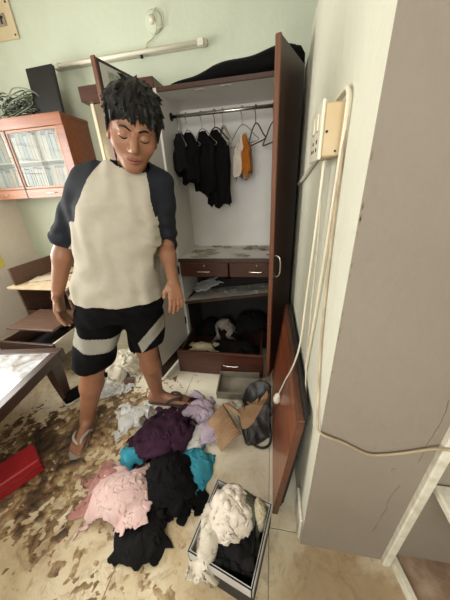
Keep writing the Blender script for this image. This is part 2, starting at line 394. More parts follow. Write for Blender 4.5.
# sagging middle shelf: left front corner dropped
V = []
for (x, y, z) in ((-.690, 1.735, .465), (.110, 1.735, .580), (.110, 2.14, .50), (-.690, 2.14, .40)):
    V += [(x, y, z), (x, y, z+.018)]
F = [(0, 2, 4, 6)[::-1], (1, 3, 5, 7), (0, 2, 3, 1), (2, 4, 5, 3), (4, 6, 7, 5), (6, 0, 1, 7)]
obj('sagging_shelf', V, F, M_LAM, wd)
V2 = [(x, y-.006 if y < 1.8 else 1.735, z) for (x, y, z) in (V[0:4])]; V2 = V2+[(x, y+.005, z) for (x, y, z) in V2]
obj('shelf_lip', [(x, y, z-.004 if i % 2 == 0 else z+.003) for i, (x, y, z) in enumerate(V2)], [(0, 2, 3, 1), (4, 5, 7, 6), (0, 1, 5, 4), (2, 6, 7, 3), (0, 4, 6, 2), (1, 3, 7, 5)], M_DARKW, wd)
for k in range(9):
    x = -.6+.6*random.random(); y = 1.78+.25*random.random(); z = .484+(x+.69)/.8*.11-(y-1.735)*.18
    scrap(x, y, z+.006, random.uniform(.03, .06), 60+k, M_PAPER if k % 2 else M_SCR2, wd)
M_BLKSHADE = pm('black_shade', (20, 18, 17), (34, 30, 28), 9, .5, .9, bump=.4)  # dull black for dark parts and for painted shade inside the wardrobe
MB().box((WX0+.0225, 2.150, .05), (WX1-.0225, 2.177, .70)).build('shade_back_panel', M_BLKSHADE, wd)  # black sheets added to paint the shade of the wardrobe bottom
MB().box((WX1-.030, 1.78, .05), (WX1-.0225, 2.149, .70)).build('shade_side_lining', M_BLKSHADE, wd)
MB().box((WX0+.0225, 1.80, .05), (WX0+.030, 2.149, .47)).build('shade_side_lining', M_BLKSHADE, wd)
# pulled-out bottom drawer
dr = MB().box((-.690, 1.415, .006), (-.024, 1.437, .215), .004).build('bottom_drawer', M_WOODX, wd)
handle(MB(), (-.262, 1.416, .115), .12, .022, .0055).build('handle', M_METAL, dr, True)
MB().box((-.352, 1.4125, .012), (-.347, 1.4185, .210)).build('front_joint', M_DARKW, dr)
MB().box((-.676, 1.437, .03), (-.662, 1.80, .195), .002).build('drawer_side', M_DARKW, dr)
MB().box((-.052, 1.437, .03), (-.038, 1.80, .195), .002).build('drawer_side', M_DARKW, dr)
MB().box((-.662, 1.437, .03), (-.052, 1.80, .04)).build('drawer_bottom', M_BLKSHADE, dr)
# left door, opened past a right angle; its pale inner face shows
def door(hx, hy, fx, fy, z0, z1, th, side):       # returns transform: local x along door width from hinge, local y thickness
    a = math.atan2(fy-hy, fx-hx); return Matrix.Translation((hx, hy, 0)) @ Matrix.Rotation(a, 4, 'Z'), math.hypot(fx-hx, fy-hy)
M, w = door(-.712, 1.742, -.795, 1.325, 0, 0, 0, 0)
ld = MB().box((0, -.022, .02), (w, -.003, 1.905), .002, M).build('left_door', M_WOOD, wd)
MB().box((.004, -.003, .115), (w-.02, .0, 1.89), 0, M).build('inner_face', M_LAMDOOR, ld)
MB().box((0, -.003, .022), (w-.002, .003, .113), .001, M).build('kick_strip', M_WOOD, ld)
MB().box((w-.004, -.024, .018), (w+.008, .001, 1.907), .002, M).build('edge_strip', M_EDGE, ld)
for z in (.30, .76, 1.32, 1.72): MB().box((.0, -.001, z-.035), (.016, .006, z+.035), .002, M).build('hinge', M_DMETAL, ld)
M_GREENST = pm('green_sticker', (92, 108, 78), (190, 192, 178), 40, .6, .6)
MB().box((w-.20, 0, 1.78), (w-.06, .0012, 1.87), 0, M).build('sticker', M_GREENST, ld)
# right door, ajar; seen along its free edge
M, w = door(.137, 1.742, .004, 1.40, 0, 0, 0, 0)
rd = MB().box((0, -.001, .06), (w, .021, 1.905), .002, M).build('right_door', M_WOOD, wd)
MB().box((w-.003, -.003, .058), (w+.010, .023, 1.907), .003, M).build('edge_strip', M_EDGE, rd)
mb = MB(); P = [(w-.03, .021, .83), (w-.03, .046, .842), (w-.03, .052, .895), (w-.03, .046, .948), (w-.03, .021, .96)]
mb.tube(catmull(P, 6), .006, 8).xf(M).build('handle', M_METAL, rd, True)
for z in (.30, .80, 1.30, 1.72): MB().box((.004, -.006, z-.035), (.02, 0, z+.035), .002, M).build('hinge', M_DMETAL, rd)
for z in (.42, .66): MB().box((w-.014, -.006, z-.03), (w-.002, -.001, z+.03), .002, M).build('catch', M_METAL, rd)

# ------------------------------------------------------------------ wall cabinet in the corner
cb = thing('wall_cabinet', (-2.0, 2.05, 1.33), 'brown wooden wall cabinet with two glazed doors in the left corner', 'cabinet')
CX0, CX1, CY, CZ0, CZ1 = -2.515, -1.512, 1.90, 1.335, 1.89
M_CABIN = pm('cabinet_inside', (150, 138, 116), (130, 116, 94), 6, .5, .6)
MB().box((CX0, CY+.02, CZ1-.025), (CX1+.004, 2.195, CZ1), .002).build('top_panel', M_CABW, cb)
MB().box((CX1-.02, CY+.02, CZ0), (CX1, 2.195, CZ1-.025), .002).build('side_panel', M_CABW, cb)
MB().box((CX0, CY+.02, CZ0), (CX0+.018, 2.195, CZ1-.025)).build('side_panel', M_CABW, cb)
MB().box((CX0+.018, 2.18, CZ0), (CX1-.02, 2.195, CZ1-.025)).build('back_panel', M_CABIN, cb)
MB().box((CX0+.018, CY+.02, CZ0), (CX1-.02, 2.18, CZ0+.018)).build('bottom_panel', M_CABW, cb)
MB().box((CX0+.018, CY+.04, 1.60), (CX1-.02, 2.18, 1.612)).build('shelf', M_CABIN, cb)
MB().box((CX0+.018, CY+.03, CZ0+.068), (CX1-.02, 2.18, CZ0+.078)).build('shelf', M_CABIN, cb)
MB().box((CX0, CY-.004, CZ1-.075), (CX1+.004, CY+.02, CZ1+.002), .003).build('front_rail', M_CABW, cb)
MB().box((CX1-.062, CY-.002, CZ0), (CX1+.004, CY+.02, CZ1-.075), .002).build('front_stile', M_CABW, cb)
SPL = -2.035
M_CABP = wood('cabinet_pale_wood', (136, 86, 60), (166, 112, 82), .4, 'x')
for (a, b) in ((CX0+.004, SPL-.004), (SPL+.004, CX1-.064)):
    z0, z1 = CZ0+.075, CZ1-.078; s = .014
    m = MB().box((a, CY, z0), (b, CY+.016, z0+s)).box((a, CY, z1-s), (b, CY+.016, z1)).box((a, CY, z0+s), (a+s, CY+.016, z1-s)).box((b-s, CY, z0+s), (b, CY+.016, z1-s))
    d = m.build('glazed_door', M_METAL if False else M_CABP, cb)
    MB().box((a+s, CY+.005, z0+s), (b-s, CY+.009, z1-s)).build('pane', M_GLASS, d)
    q = MB().box((a, CY-.002, CZ0+.003), (b, CY+.018, CZ0+.07), .002).build('drawer_front', M_CABP, cb)
    c = (a+b)/2; handle(MB(), (c+.02, CY-.001, CZ0+.036), .085, .016, .004).build('handle', M_METAL, q, True)
MB().box((SPL-.004, CY-.006, CZ0+.0), (SPL+.004, CY+.02, CZ1-.075)).build('centre_stile', M_DARKW, cb)
# papers and files stored inside, seen through the panes
fc = [(150, 142, 120), (124, 134, 128), (160, 152, 136), (104, 88, 64), (138, 116, 84), (94, 108, 110), (164, 160, 148)]
for sh, (zb, zt) in enumerate(((CZ0+.078, 1.59), (1.612, 1.845))):
    x = -2.46; k = 0
    while x < -1.62:
        w = random.uniform(.02, .05); h = (zt-zb)*random.uniform(.72, .95); c = fc[(k*3+sh) % 7]
        n_ = MB().box((x, 1.97, zb), (x+w-.002, 2.15, zb+h), .002).build('file_folder', pm('folder_%d' % ((k*3+sh) % 7), c, tuple(int(v*.86) for v in c), 30, .5, .7))
        tag(n_, ('pale paper file standing on the %s shelf of the glazed wall cabinet' % ('lower', 'upper')[sh]), 'folder', 'files in the glazed wall cabinet, %s shelf' % ('lower', 'upper')[sh])
        x += w; k += 1
# black laptop leaning on its edge on the cabinet
M_ = Matrix.Translation((-1.672, 2.0, 1.8915)) @ Matrix.Rotation(-.05, 4, 'Z') @ Matrix.Rotation(-.07, 4, 'X')
lp = thing('laptop', (-1.65, 2.0, 1.89), 'closed black laptop standing on edge on top of the wall cabinet', 'laptop')
MB().box((-.118, -.006, .0), (.118, .008, .30), .004, M_).build('lid', M_BLACKP, lp)
MB().box((-.118, .009, .003), (.118, .021, .298), .004, M_).build('base', M_BLACKP, lp)
# heap of cables
cols = [('black', (28, 30, 28)), ('dark green', (52, 66, 50)), ('grey-green', (120, 128, 108))]
for k in range(6):
    rnd = random.Random(40+k); cx, cy = -1.92+rnd.uniform(-.05, .05), 2.02+rnd.uniform(-.02, .02); pts = []
    for i in range(46):
        t = i*.46+k; r = .10+.045*math.sin(i*.7+k*2)
        pts.append((cx+r*1.25*math.cos(t), cy+.6*r*math.sin(t), 1.897+.05+.062*math.sin(t*.93+k*1.7)+.03*math.sin(i*.31+k)))
    z0 = min(p[2] for p in pts); pts = [(p[0], p[1], p[2]-z0+1.8945) for p in pts]
    nm, c = cols[k % 3]
    o = MB().tube(catmull(pts, 3), .0042, 6).build('cable', pm('cable_'+nm, c, rough=.45), None, True)
    tag(o, '%s cable coiled in the tangled heap on the wall cabinet' % nm, 'cable', 'tangled %s cables on the wall cabinet' % nm)

# ------------------------------------------------------------------ fittings on the back wall
tl = thing('tube_light', (-1.05, 2.18, 2.22), 'long white fluorescent batten light fixed high on the back wall', 'tube light')
MB().box((-1.66, 2.165, 2.215), (-.455, 2.199, 2.252), .005).build('batten', pm('batten_enamel', (200, 196, 178), (186, 180, 160), 9, .5, .5), tl)
MB().tube([(-1.60, 2.150, 2.226), (-.52, 2.150, 2.226)], .012, 12).build('tube', pm('tube_glass', (226, 222, 204), rough=.3), tl, True)
for x in (-1.625, -.495): MB().box((x-.022, 2.135, 2.208), (x+.022, 2.168, 2.246), .004).build('lamp_holder', M_TRIM, tl)
MB().tube([(-.93, 2.15, 2.21), (-.93, 2.15, 2.195)], .011, 10).build('starter', M_DMETAL, tl, True)
rs = thing('ceiling_rose', (-.83, 2.2, 2.36), 'round white wall rose with a wire down to the batten light', 'wall fitting')
MB().tube([(-.825, 2.199, 2.385), (-.825, 2.19, 2.385), (-.825, 2.184, 2.385)], [.062, .062, .052], 24).build('plate', M_WALL, rs, True)
MB().tube([(-.83, 2.184, 2.390), (-.83, 2.165, 2.390)], .022, 14).build('terminal', M_WPLAS, rs, True)
MB().tube(catmull([(-.82, 2.176, 2.385), (-.80, 2.17, 2.345), (-.84, 2.178, 2.305), (-.885, 2.18, 2.285), (-.90, 2.18, 2.262), (-.93, 2.18, 2.254)], 6), .004, 6).build('wire', M_CREAM, rs, True)
MB().tube(catmull([(-.83, 2.18, 2.405), (-.79, 2.17, 2.445), (-.75, 2.18, 2.415), (-.76, 2.185, 2.355), (-.80, 2.185, 2.345)], 6), .003, 6).build('loose_wire', M_CREAM, rs, True)
pq = thing('meter_panel', (-2.05, 2.19, 2.43), 'aged cream electrical panel with a dark breaker slot, screwed to the back wall', 'electrical panel')
MB().box((-2.30, 2.186, 2.432), (-1.90, 2.199, 2.645), .003).build('plate', pm('panel_cream', (206, 190, 158), (192, 174, 138), 8, .5, .5), pq)
MB().box((-2.20, 2.176, 2.505), (-1.965, 2.186, 2.572), .003).build('breaker_housing', pm('breaker_grey', (150, 138, 120), rough=.5), pq)
MB().box((-2.19, 2.1735, 2.542), (-1.975, 2.176, 2.556)).build('breaker_slot', M_BLACKP, pq)
for k in range(7): MB().box((-2.18+k*.03, 2.170, 2.515), (-2.168+k*.03, 2.176, 2.538), .001).build('switch_lever', M_BLACKP, pq)
for (x, z) in ((-1.922, 2.452), (-1.925, 2.625), (-2.275, 2.452), (-2.275, 2.625)): MB().tube([(x, 2.187, z), (x, 2.182, z)], .006, 10).build('screw', M_DMETAL, pq, True)
# yellow poster on the left wall
ps = MB().box((XL+.001, 1.42, .755), (XL+.005, 1.835, 1.02)).build('poster', pm('yellow_paper', (236, 214, 62), (246, 232, 120), 9, .6, .6))
tag(ps, 'yellow paper notice on the left wall at the picture edge', 'poster')

# tall mirror cabinet between wall cabinet and wardrobe
mc = thing('mirror_cabinet', (-1.08, 2.1, .95), 'narrow mirror cabinet with brown cornice half hidden behind the open wardrobe door', 'cabinet')
MB().box((-1.372, 1.975, 1.945), (-.80, 2.195, 2.035), .004).build('cornice', M_WOODX, mc)
MB().box((-1.335, 2.04, .95), (-.82, 2.195, 1.945), .003).build('body', pm('cream_board', (206, 192, 160), (190, 172, 138), 5, .5, .5), mc)
for x in (-1.335, -1.235, -.90): MB().box((x, 2.02, .95), (x+.028, 2.04, 1.945), .003).build('stile', pm('pale_frame', (220, 206, 176), rough=.4), mc)
MB().box((-1.307, 2.028, .97), (-1.235, 2.034, 1.94)).build('side_pane', pm('mirror_strip', (150, 140, 118), rough=.12, metal=.6), mc)
MB().box((-1.207, 2.028, .97), (-.90, 2.034, 1.94)).build('mirror', pm('mirror', (206, 208, 204), rough=.05, metal=1.), mc)

# ------------------------------------------------------------------ drawer unit under the wall cabinet
du = thing('drawer_unit', (-1.9, 1.9, 0), 'broken brown drawer unit with pulled-out drawers in the left corner', 'drawer unit')
MB().box((-2.22, 1.62, 0), (-2.20, 2.19, .80), .002).build('side_panel', M_DRW, du)
MB().box((-1.72, 1.62, 0), (-1.70, 2.19, .62), .002).build('side_panel', M_DRW, du)
MB().box((-2.20, 2.17, 0), (-1.70, 2.19, .80), .002).build('back_panel', M_DRW, du)
MB().box((-2.26, 1.58, .625), (-1.66, 2.165, .645), .002).build('top_board', pm('pale_board', (222, 206, 176), (196, 170, 134), 12, .5, .6), du)
MB().box((-2.20, 1.63, .30), (-1.72, 2.165, .315)).build('shelf', M_DRW, du)
MB().box((-2.20, 1.615, .315), (-1.72, 1.63, .40), .002).build('rail', M_DARKW, du)
MB().box((-2.04, 1.29, .405), (-1.61, 1.61, .425), .003).build('slide_board', M_DRW, du)
od = MB().box((-2.07, 1.205, .205), (-1.555, 1.225, .352), .003).build('open_drawer', M_DARKW, du)
MB().box((-2.06, 1.225, .21), (-2.045, 1.60, .34)).build('drawer_side', M_DRW, od)
MB().box((-1.58, 1.225, .21), (-1.565, 1.60, .35)).build('drawer_side', pm('pale_side', (206, 196, 180), rough=.6), od)
MB().box((-2.045, 1.225, .21), (-1.58, 1.60, .22)).build('drawer_bottom', M_BLKSHADE, od)
# bits stacked on the drawer unit
for k, (x, y, w, d, h, a, c, lb) in enumerate(((-1.74, 1.83, .17, .13, .03, .2, (196, 164, 104), 'tan book lying on the drawer unit'), (-1.73, 1.83, .15, .11, .025, -.2, (120, 70, 44), 'dark brown book on the tan book on the drawer unit'), (-2.05, 1.78, .20, .15, .018, .35, (214, 200, 176), 'pale magazine lying askew on the drawer unit'))):
    z = .646+(.031 if k == 1 else 0)
    bk = thing('book', (x, y, z), lb, 'book')
    MM = rz(a, (x, y, 0))
    MB().box((x-w/2, y-d/2, z), (x+w/2, y+d/2, z+.003), 0, MM).box((x-w/2, y-d/2, z+h-.003), (x+w/2, y+d/2, z+h), 0, MM).box((x-w/2, y-d/2, z+.003), (x-w/2+.003, y+d/2, z+h-.003), 0, MM).build('cover', pm('book_%d' % k, c, rough=.6), bk)
    MB().box((x-w/2+.004, y-d/2+.003, z+.0032), (x+w/2-.003, y+d/2-.003, z+h-.0032), 0, MM).build('pages', M_PAPER, bk)

# ------------------------------------------------------------------ low table
tb = thing('low_table', (-1.72, .75, 0), 'low dark wooden table with a silted glass top at the left edge', 'table')
MM = Matrix.Translation((-1.385, 1.135, 0)) @ Matrix.Rotation(math.radians(9), 4, 'Z')      # local: x to the left is negative, y towards the camera negative
TW, TD, TZ = .74, .95, .40
m = MB()
for lo, hi in (((-TW, -.055, TZ-.065), (0, 0, TZ)), ((-TW, -TD, TZ-.065), (0, -TD+.055, TZ)), ((-.055, -TD+.055, TZ-.065), (0, -.055, TZ)), ((-TW, -TD+.055, TZ-.065), (-TW+.055, -.055, TZ))):
    MB().box(lo, hi, .004, MM).build('frame_rail', M_DARKW, tb)
def silt_glare_glass():
    m = bpy.data.materials.new('silted_glare_glass'); m.use_nodes = True; nt = m.node_tree; b = nt.nodes['Principled BSDF']
    c = ramp(nt, noise_n(nt, 9, 8, .65, 1.), [(.42, (200, 206, 214)), (.62, (150, 138, 132)), (.75, (96, 78, 66))])  # bluish white paints the window's reflection into the glass; the browns are silt
    nt.links.new(c, b.inputs['Base Color']); b.inputs['Roughness'].default_value = .12; return m
MB().box((-TW+.055, -TD+.055, TZ-.02), (-.055, -.055, TZ-.006), 0, MM).build('glass_top', silt_glare_glass(), tb)
for (x, y) in ((-.035, -.10), (-TW+.035, -.10), (-.035, -TD+.10), (-TW+.035, -TD+.10)):
    V = []
    for z, s, off in ((TZ-.066, .045, 0.), (.20, .040, .0), (0, .024, .0)):
        for (a, b) in ((-1, -1), (1, -1), (1, 1), (-1, 1)): V.append(tuple(MM @ Vector((x+a*s*.6+off, y+b*s, z))))
    F = [(0, 1, 2, 3), (8, 11, 10, 9)]+[(4*l+k, 4*l+4+k, 4*l+4+(k+1) % 4, 4*l+(k+1) % 4) for l in (0, 1) for k in range(4)]
    obj('leg', V, F, M_DARKW, tb)
# red panel at the lower left
V = []
rp = MB(); MM = Matrix.Translation((-1.165, .590, 0)) @ Matrix.Rotation(math.radians(58), 4, 'Z')
M_RED = pm('red_paint', (150, 24, 30), (128, 16, 24), 10, .5, .45)
re = thing('red_box', (-1.25, .35, .0), 'flat red case lying on the mud at the left edge', 'case')
MB().box((-.52, -.005, .012), (0, .135, .105), .006, MM).build('shell', M_RED, re)
MB().box((-.521, -.007, .055), (.002, .137, .062), .001, MM).build('seam', pm('red_dark', (96, 12, 18), rough=.5), re)

# ------------------------------------------------------------------ leaning board and what stands behind it
bd = thing('leaning_board', (.09, 1.03, 0), 'reddish wooden board leaning on the cream partition wall', 'board')
lean = math.atan2(.068, .64)
MM = Matrix.Translation((.046, 0, .002)) @ Matrix.Rotation(lean, 4, 'Y')
MB().box((0, .585, 0), (.022, 1.46, .615), .003, MM).build('panel', M_BOARD, bd)
MB().box((.0225, .597, .04), (.034, 1.45, .648), .002, MM).build('backing_frame', M_BLKSHADE, bd)  # black frame that also stands in for the shadow behind the board
for y in (.62, .72): MB().box((.0342, y-.02, .06), (.040, y+.02, .40), .002, MM).build('bracket', M_BLKSHADE, bd)
MB().box((-.0015, .583, .600), (.0222, 1.462, .622), .002, MM).build('top_edge', M_BOARDE, bd)
MB().box((-.0015, .580, .0), (.0222, .588, .612), .001, MM).build('end_edge', M_BOARDE, bd)
# ------------------------------------------------------------------ switch box, conduit and wires on the partition
sw = thing('switch_box', (.137, .77, 1.40), 'boxed cream socket panel with a yellowed side, mounted on the partition wall', 'switch box')
MB().box((.114, .70, 1.40), (.1585, .84, 1.505), .003).build('box', M_BEIGE, sw)
fp = MB().box((.107, .692, 1.394), (.114, .848, 1.511), .002).build('face_plate', M_WPLAS, sw)
for y in (.735, .79): MB().box((.103, y-.016, 1.455), (.107, y+.016, 1.49), .002).build('rocker_switch', M_WPLAS, fp)
for (y, z) in ((.735, 1.435), (.735, 1.418), (.785, 1.435), (.80, 1.418), (.775, 1.418)): MB().tube([(.1073, y, z), (.1055, y, z)], .0042, 8).build('socket_hole', M_BLACKP, fp)
for (y, z) in ((.70, 1.42),): MB().tube([(.122, .7005, z+.03), (.122, .6975, z+.03)], .003, 8).build('screw', M_DMETAL, sw)
MB().tube([(.145, .7005, 1.41), (.145, .6975, 1.41)], .0025, 8).build('screw', M_DMETAL, sw)
cd = MB().tube(catmull([(.15, .841, 1.425), (.15, .95, 1.42), (.15, 1.10, 1.40), (.15, 1.34, 1.36), (.15, 1.572, 1.335)], 5), .008, 8).build('conduit', M_WPLAS, None, True)
tag(cd, 'white pipe conduit running back along the wall from the switch box', 'conduit')
# thick cream cable looping over the box and down the wall
c1 = MB().tube(catmull([(.149, .83, 1.521), (.150, .74, 1.525), (.151, .680, 1.52), (.152, .664, 1.48), (.152, .672, 1.36), (.1525, .70, 1.12), (.1525, .74, .86), (.153, .775, .675)], 8), .0048, 8).build('power_cable', M_CREAM, None, True)
tag(c1, 'thick cream cable looping over the switch box and down the wall', 'cable')
c2 = MB().tube(catmull([(.130, .735, 1.394), (.128, .745, 1.20), (.125, .76, 1.0), (.122, .775, .80), (.110, .83, .64), (.092, .90, .50), (.078, .94, .40), (.068, .955, .345)], 8), .0036, 8).build('extension_cord', M_WPLAS, None, True)
tag(c2, 'white lead hanging from the switch box to the plug on the board', 'cable')
pg = thing('plug', (.06, .955, .29), 'white plug dangling against the reddish leaning board', 'plug')
MB().tube([(.066, .956, .345), (.063, .957, .33), (.060, .958, .30), (.058, .959, .285)], [.007, .016, .021, .018], 12).build('plug_body', M_WPLAS, pg, True)
for dy in (-.010, .010): MB().tube([(.058, .958+dy, .286), (.056, .958+dy, .268)], .003, 8).build('pin', M_METAL, pg, True)
c3 = MB().tube(catmull([(.154, .665, 1.47), (.155, .655, 1.2), (.155, .62, .95), (.154, .56, .78), (.152, .515, .712), (.158, .487, .70), (.22, .488, .672), (.285, .488, .638), (.32, .488, .637), (.38, .488, .66), (.44, .485, .695), (.49, .462, .735), (.60, .46, .78), (.9, .46, .84)], 8), .0036, 8).build('wall_wire', pm('dirty_wire', (142, 122, 96), (190, 176, 148), 14, .6, .6), None, True)
tag(c3, 'dirty brown wire drooping across the grey pillar face', 'wire')
c4 = MB().tube(catmull([(.137, .80, 1.394), (.148, .80, 1.2), (.150, .79, .95), (.151, .76, .70), (.152, .70, .60)], 6), .0025, 6).build('thin_wire', M_CREAM, None, True)
tag(c4, 'thin cream wire hanging straight below the switch box', 'wire')
# stone shelf in the alcove
sh = MB().box((.506, .16, .478), (XR-.01, PY+.010, .508), .005).build('alcove_shelf', M_TRIM)
tag(sh, 'white stone shelf fixed in the alcove right of the pillar', 'shelf')

# ------------------------------------------------------------------ signed-distance bodies -> one continuous mesh
class Field:
    def __init__(s, lo, hi, h):
        s.lo = np.array(lo, float); s.h = h; s.n = np.ceil((np.array(hi)-s.lo)/h).astype(int)+1; s.A = np.full(s.n, 1., np.float32)
    def sl(s, lo, hi):
        a = np.clip(np.floor((np.array(lo)-s.lo)/s.h).astype(int), 0, s.n); b = np.clip(np.ceil((np.array(hi)-s.lo)/s.h).astype(int)+1, 0, s.n)
        S_ = tuple(slice(i, j) for i, j in zip(a, b))
        g = np.meshgrid(*[s.lo[k]+s.h*np.arange(a[k], b[k]) for k in range(3)], indexing='ij', sparse=True)
        return S_, g
    def put(s, S_, d, k, op='add'):
        A = s.A[S_]; d = d.astype(np.float32)
        if op == 'sub': d = -d
        hh = np.maximum(k-np.abs(A-d), 0)/k if k > 0 else 0
        s.A[S_] = (np.minimum(A, d)-hh*hh*k*.25) if op == 'add' else (np.maximum(A, d)+hh*hh*k*.25)
    def cap(s, a, b, ra, rb, k=.01, op='add'):
        a = np.array(a, float); b = np.array(b, float); m = max(ra, rb)+k+3*s.h
        S_, (X, Y, Z) = s.sl(np.minimum(a, b)-m, np.maximum(a, b)+m); ba = b-a; L = max(ba@ba, 1e-9)
        t = np.clip(((X-a[0])*ba[0]+(Y-a[1])*ba[1]+(Z-a[2])*ba[2])/L, 0, 1)
        d = np.sqrt((X-a[0]-t*ba[0])**2+(Y-a[1]-t*ba[1])**2+(Z-a[2]-t*ba[2])**2)-(ra+(rb-ra)*t)
        s.put(S_, d, k, op)
    def chain(s, P, r, k=.01):
        for i in range(len(P)-1): s.cap(P[i], P[i+1], r[i], r[i+1], k)
    def ell(s, c, ax, rad, k=.01, op='add'):
        c = np.array(c, float); ax = np.array(ax, float); rad = np.array(rad, float); m = rad.max()+k+3*s.h
        S_, (X, Y, Z) = s.sl(c-m, c+m); q = [((X-c[0])*a[0]+(Y-c[1])*a[1]+(Z-c[2])*a[2]) for a in ax]
        k0 = np.sqrt(sum((q[i]/rad[i])**2 for i in range(3))); k1 = np.sqrt(sum((q[i]/rad[i]**2)**2 for i in range(3)))+1e-9
        s.put(S_, k0*(k0-1)/k1, k, op)
    def loft(s, C, ax_s, ax_n, ws, ds, k=.02, p=2.3):
        # elliptical trunk: centres C, half widths ws along ax_s, half depths ds along ax_n, sections stacked upwards in z
        C = np.array(C, float); m = max(max(ws), max(ds))+k+.03; lo = C.min(0)-[m, m, .0]; hi = C.max(0)+[m, m, 0]
        S_, (X, Y, Z) = s.sl(lo, hi); z = C[:, 2]; Zr = Z.ravel()
        cx, cy, w, d_ = (np.interp(Zr, z, v).reshape(Z.shape) for v in (C[:, 0], C[:, 1], np.array(ws), np.array(ds)))
        a = np.abs((X-cx)*ax_s[0]+(Y-cy)*ax_s[1])/w; b = np.abs((X-cx)*ax_n[0]+(Y-cy)*ax_n[1])/d_
        d = ((a**p+b**p)**(1/p)-1)*np.minimum(w, d_)*1.1
        d = np.maximum(d, np.maximum(z[0]-Z, Z-z[-1])); s.put(S_, d, k)
    def cut(s, p, n):                      # remove the half space on the side n points to
        X, Y, Z = np.meshgrid(*[s.lo[k]+s.h*np.arange(s.n[k]) for k in range(3)], indexing='ij', sparse=True)
        s.A = np.maximum(s.A, ((X-p[0])*n[0]+(Y-p[1])*n[1]+(Z-p[2])*n[2]).astype(np.float32))
    def warp(s, fn): 
        X, Y, Z = np.meshgrid(*[s.lo[k]+s.h*np.arange(s.n[k]) for k in range(3)], indexing='ij', sparse=True)
        s.A = s.A+fn(X, Y, Z).astype(np.float32)
    def mesh(s):
        A = s.A; n = A.shape; ins = A < 0
        cnt = np.zeros(np.array(n)-1, np.int8)
        for dx in (0, 1):
            for dy in (0, 1):
                for dz in (0, 1): cnt += ins[dx:n[0]-1+dx, dy:n[1]-1+dy, dz:n[2]-1+dz]
        act = np.argwhere((cnt > 0) & (cnt < 8)); idx = -np.ones(np.array(n)-1, np.int64); idx[tuple(act.T)] = np.arange(len(act))
        acc = np.zeros((len(act), 3)); num = np.zeros(len(act))
        corners = [(i, j, k) for i in (0, 1) for j in (0, 1) for k in (0, 1)]
        val = {c: A[act[:, 0]+c[0], act[:, 1]+c[1], act[:, 2]+c[2]] for c in corners}
        for c in corners:
            for ax in range(3):
                if c[ax] == 0:
                    c2 = list(c); c2[ax] = 1; c2 = tuple(c2); a, b = val[c], val[c2]; m = (a < 0) != (b < 0)
                    t = np.where(m, a/np.where(m, a-b, 1), 0); p = np.tile(np.array(c, float), (len(act), 1)); p[:, ax] += t
                    acc[m] += p[m]; num[m] += 1
        V = s.lo+s.h*(act+acc/num[:, None]); F = []
        for ax in range(3):
            o1, o2 = [(1, 2), (2, 0), (0, 1)][ax]
            sa = [slice(1, -1)]*3; sb = [slice(1, -1)]*3; sa[ax] = slice(0, n[ax]-1); sb[ax] = slice(1, n[ax])
            a = ins[tuple(sa)]; b = ins[tuple(sb)]; e = np.argwhere(a != b)
            fl_ = a[tuple(e.T)]; off = np.ones(3, int); off[ax] = 0; e = e+off
            e1 = np.zeros(3, int); e1[o1] = 1; e2 = np.zeros(3, int); e2[o2] = 1
            q = np.stack([idx[tuple((e-e1-e2).T)], idx[tuple((e-e2).T)], idx[tuple(e.T)], idx[tuple((e-e1).T)]], 1)
            q[~fl_] = q[~fl_][:, ::-1]; F.append(q)
        return V, np.concatenate(F)
def split(V, F, mask):
    f = F[mask]; u, inv = np.unique(f, return_inverse=True); return V[u], inv.reshape(f.shape)
def nrm(v): v = np.array(v, float); return v/np.linalg.norm(v)

# ------------------------------------------------------------------ the person
pe = thing('person', (-.90, .97, 0), 'person in a cream raglan shirt and black shorts stepping through the mess, looking down', 'person')
M_SKIN = pm('skin', (148, 104, 78), (134, 90, 65), 14, .4, .5, bump=.03, bscale=120)
J = {k: np.array(v) for k, v in dict(neck=(-.521, .945, 1.427), chest=(-.59, .95, 1.30), hip=(-.725, .965, .90),
    shL=(-.705, .935, 1.385), elL=(-.892, .935, 1.172), wrL=(-.992, .895, .930), shR=(-.447, 1.0, 1.362), elR=(-.472, 1.045, 1.117), wrR=(-.412, .925, .985),
    hipL=(-.815, .955, .86), hipR=(-.645, .995, .86), knL=(-.935, .885, .49), anL=(-1.095, .865, .085), knR=(-.690, 1.04, .515), anR=(-.735, 1.108, .085)).items()}
SS = nrm((.96, .28, 0)); SN = nrm((.28, -.96, 0))          # the trunk's sideways and forward directions
HC = np.array((-.458, .900, 1.535))                         # head centre
d0 = nrm((.451, -.892, 0)); s0 = np.array((.892, .451, 0)); zz = np.array((0, 0, 1.))
pit = math.radians(21); hf = math.cos(pit)*d0-math.sin(pit)*zz; hu0 = math.cos(pit)*zz+math.sin(pit)*d0; rol = math.radians(13)
hu = math.cos(rol)*hu0+math.sin(rol)*s0; hs = math.cos(rol)*s0-math.sin(rol)*hu0
def hp(s, u, f): return HC+s*hs+u*hu+f*hf
HAX = (hs, hu, hf)
B = Field((-1.24, .58, -.01), (-.28, 1.26, 1.76), .0042)
TC = [J['hip']+(0, 0, -.05), J['hip'], (-.685, .96, 1.02), (-.625, .955, 1.18), J['chest']+(0, 0, .02), (-.545, .948, 1.395)]
B.loft(TC, SS, SN, [.155, .158, .14, .152, .165, .11], [.10, .102, .092, .102, .105, .07], .03)
B.cap(J['shL'], J['shR'], .05, .05, .04)
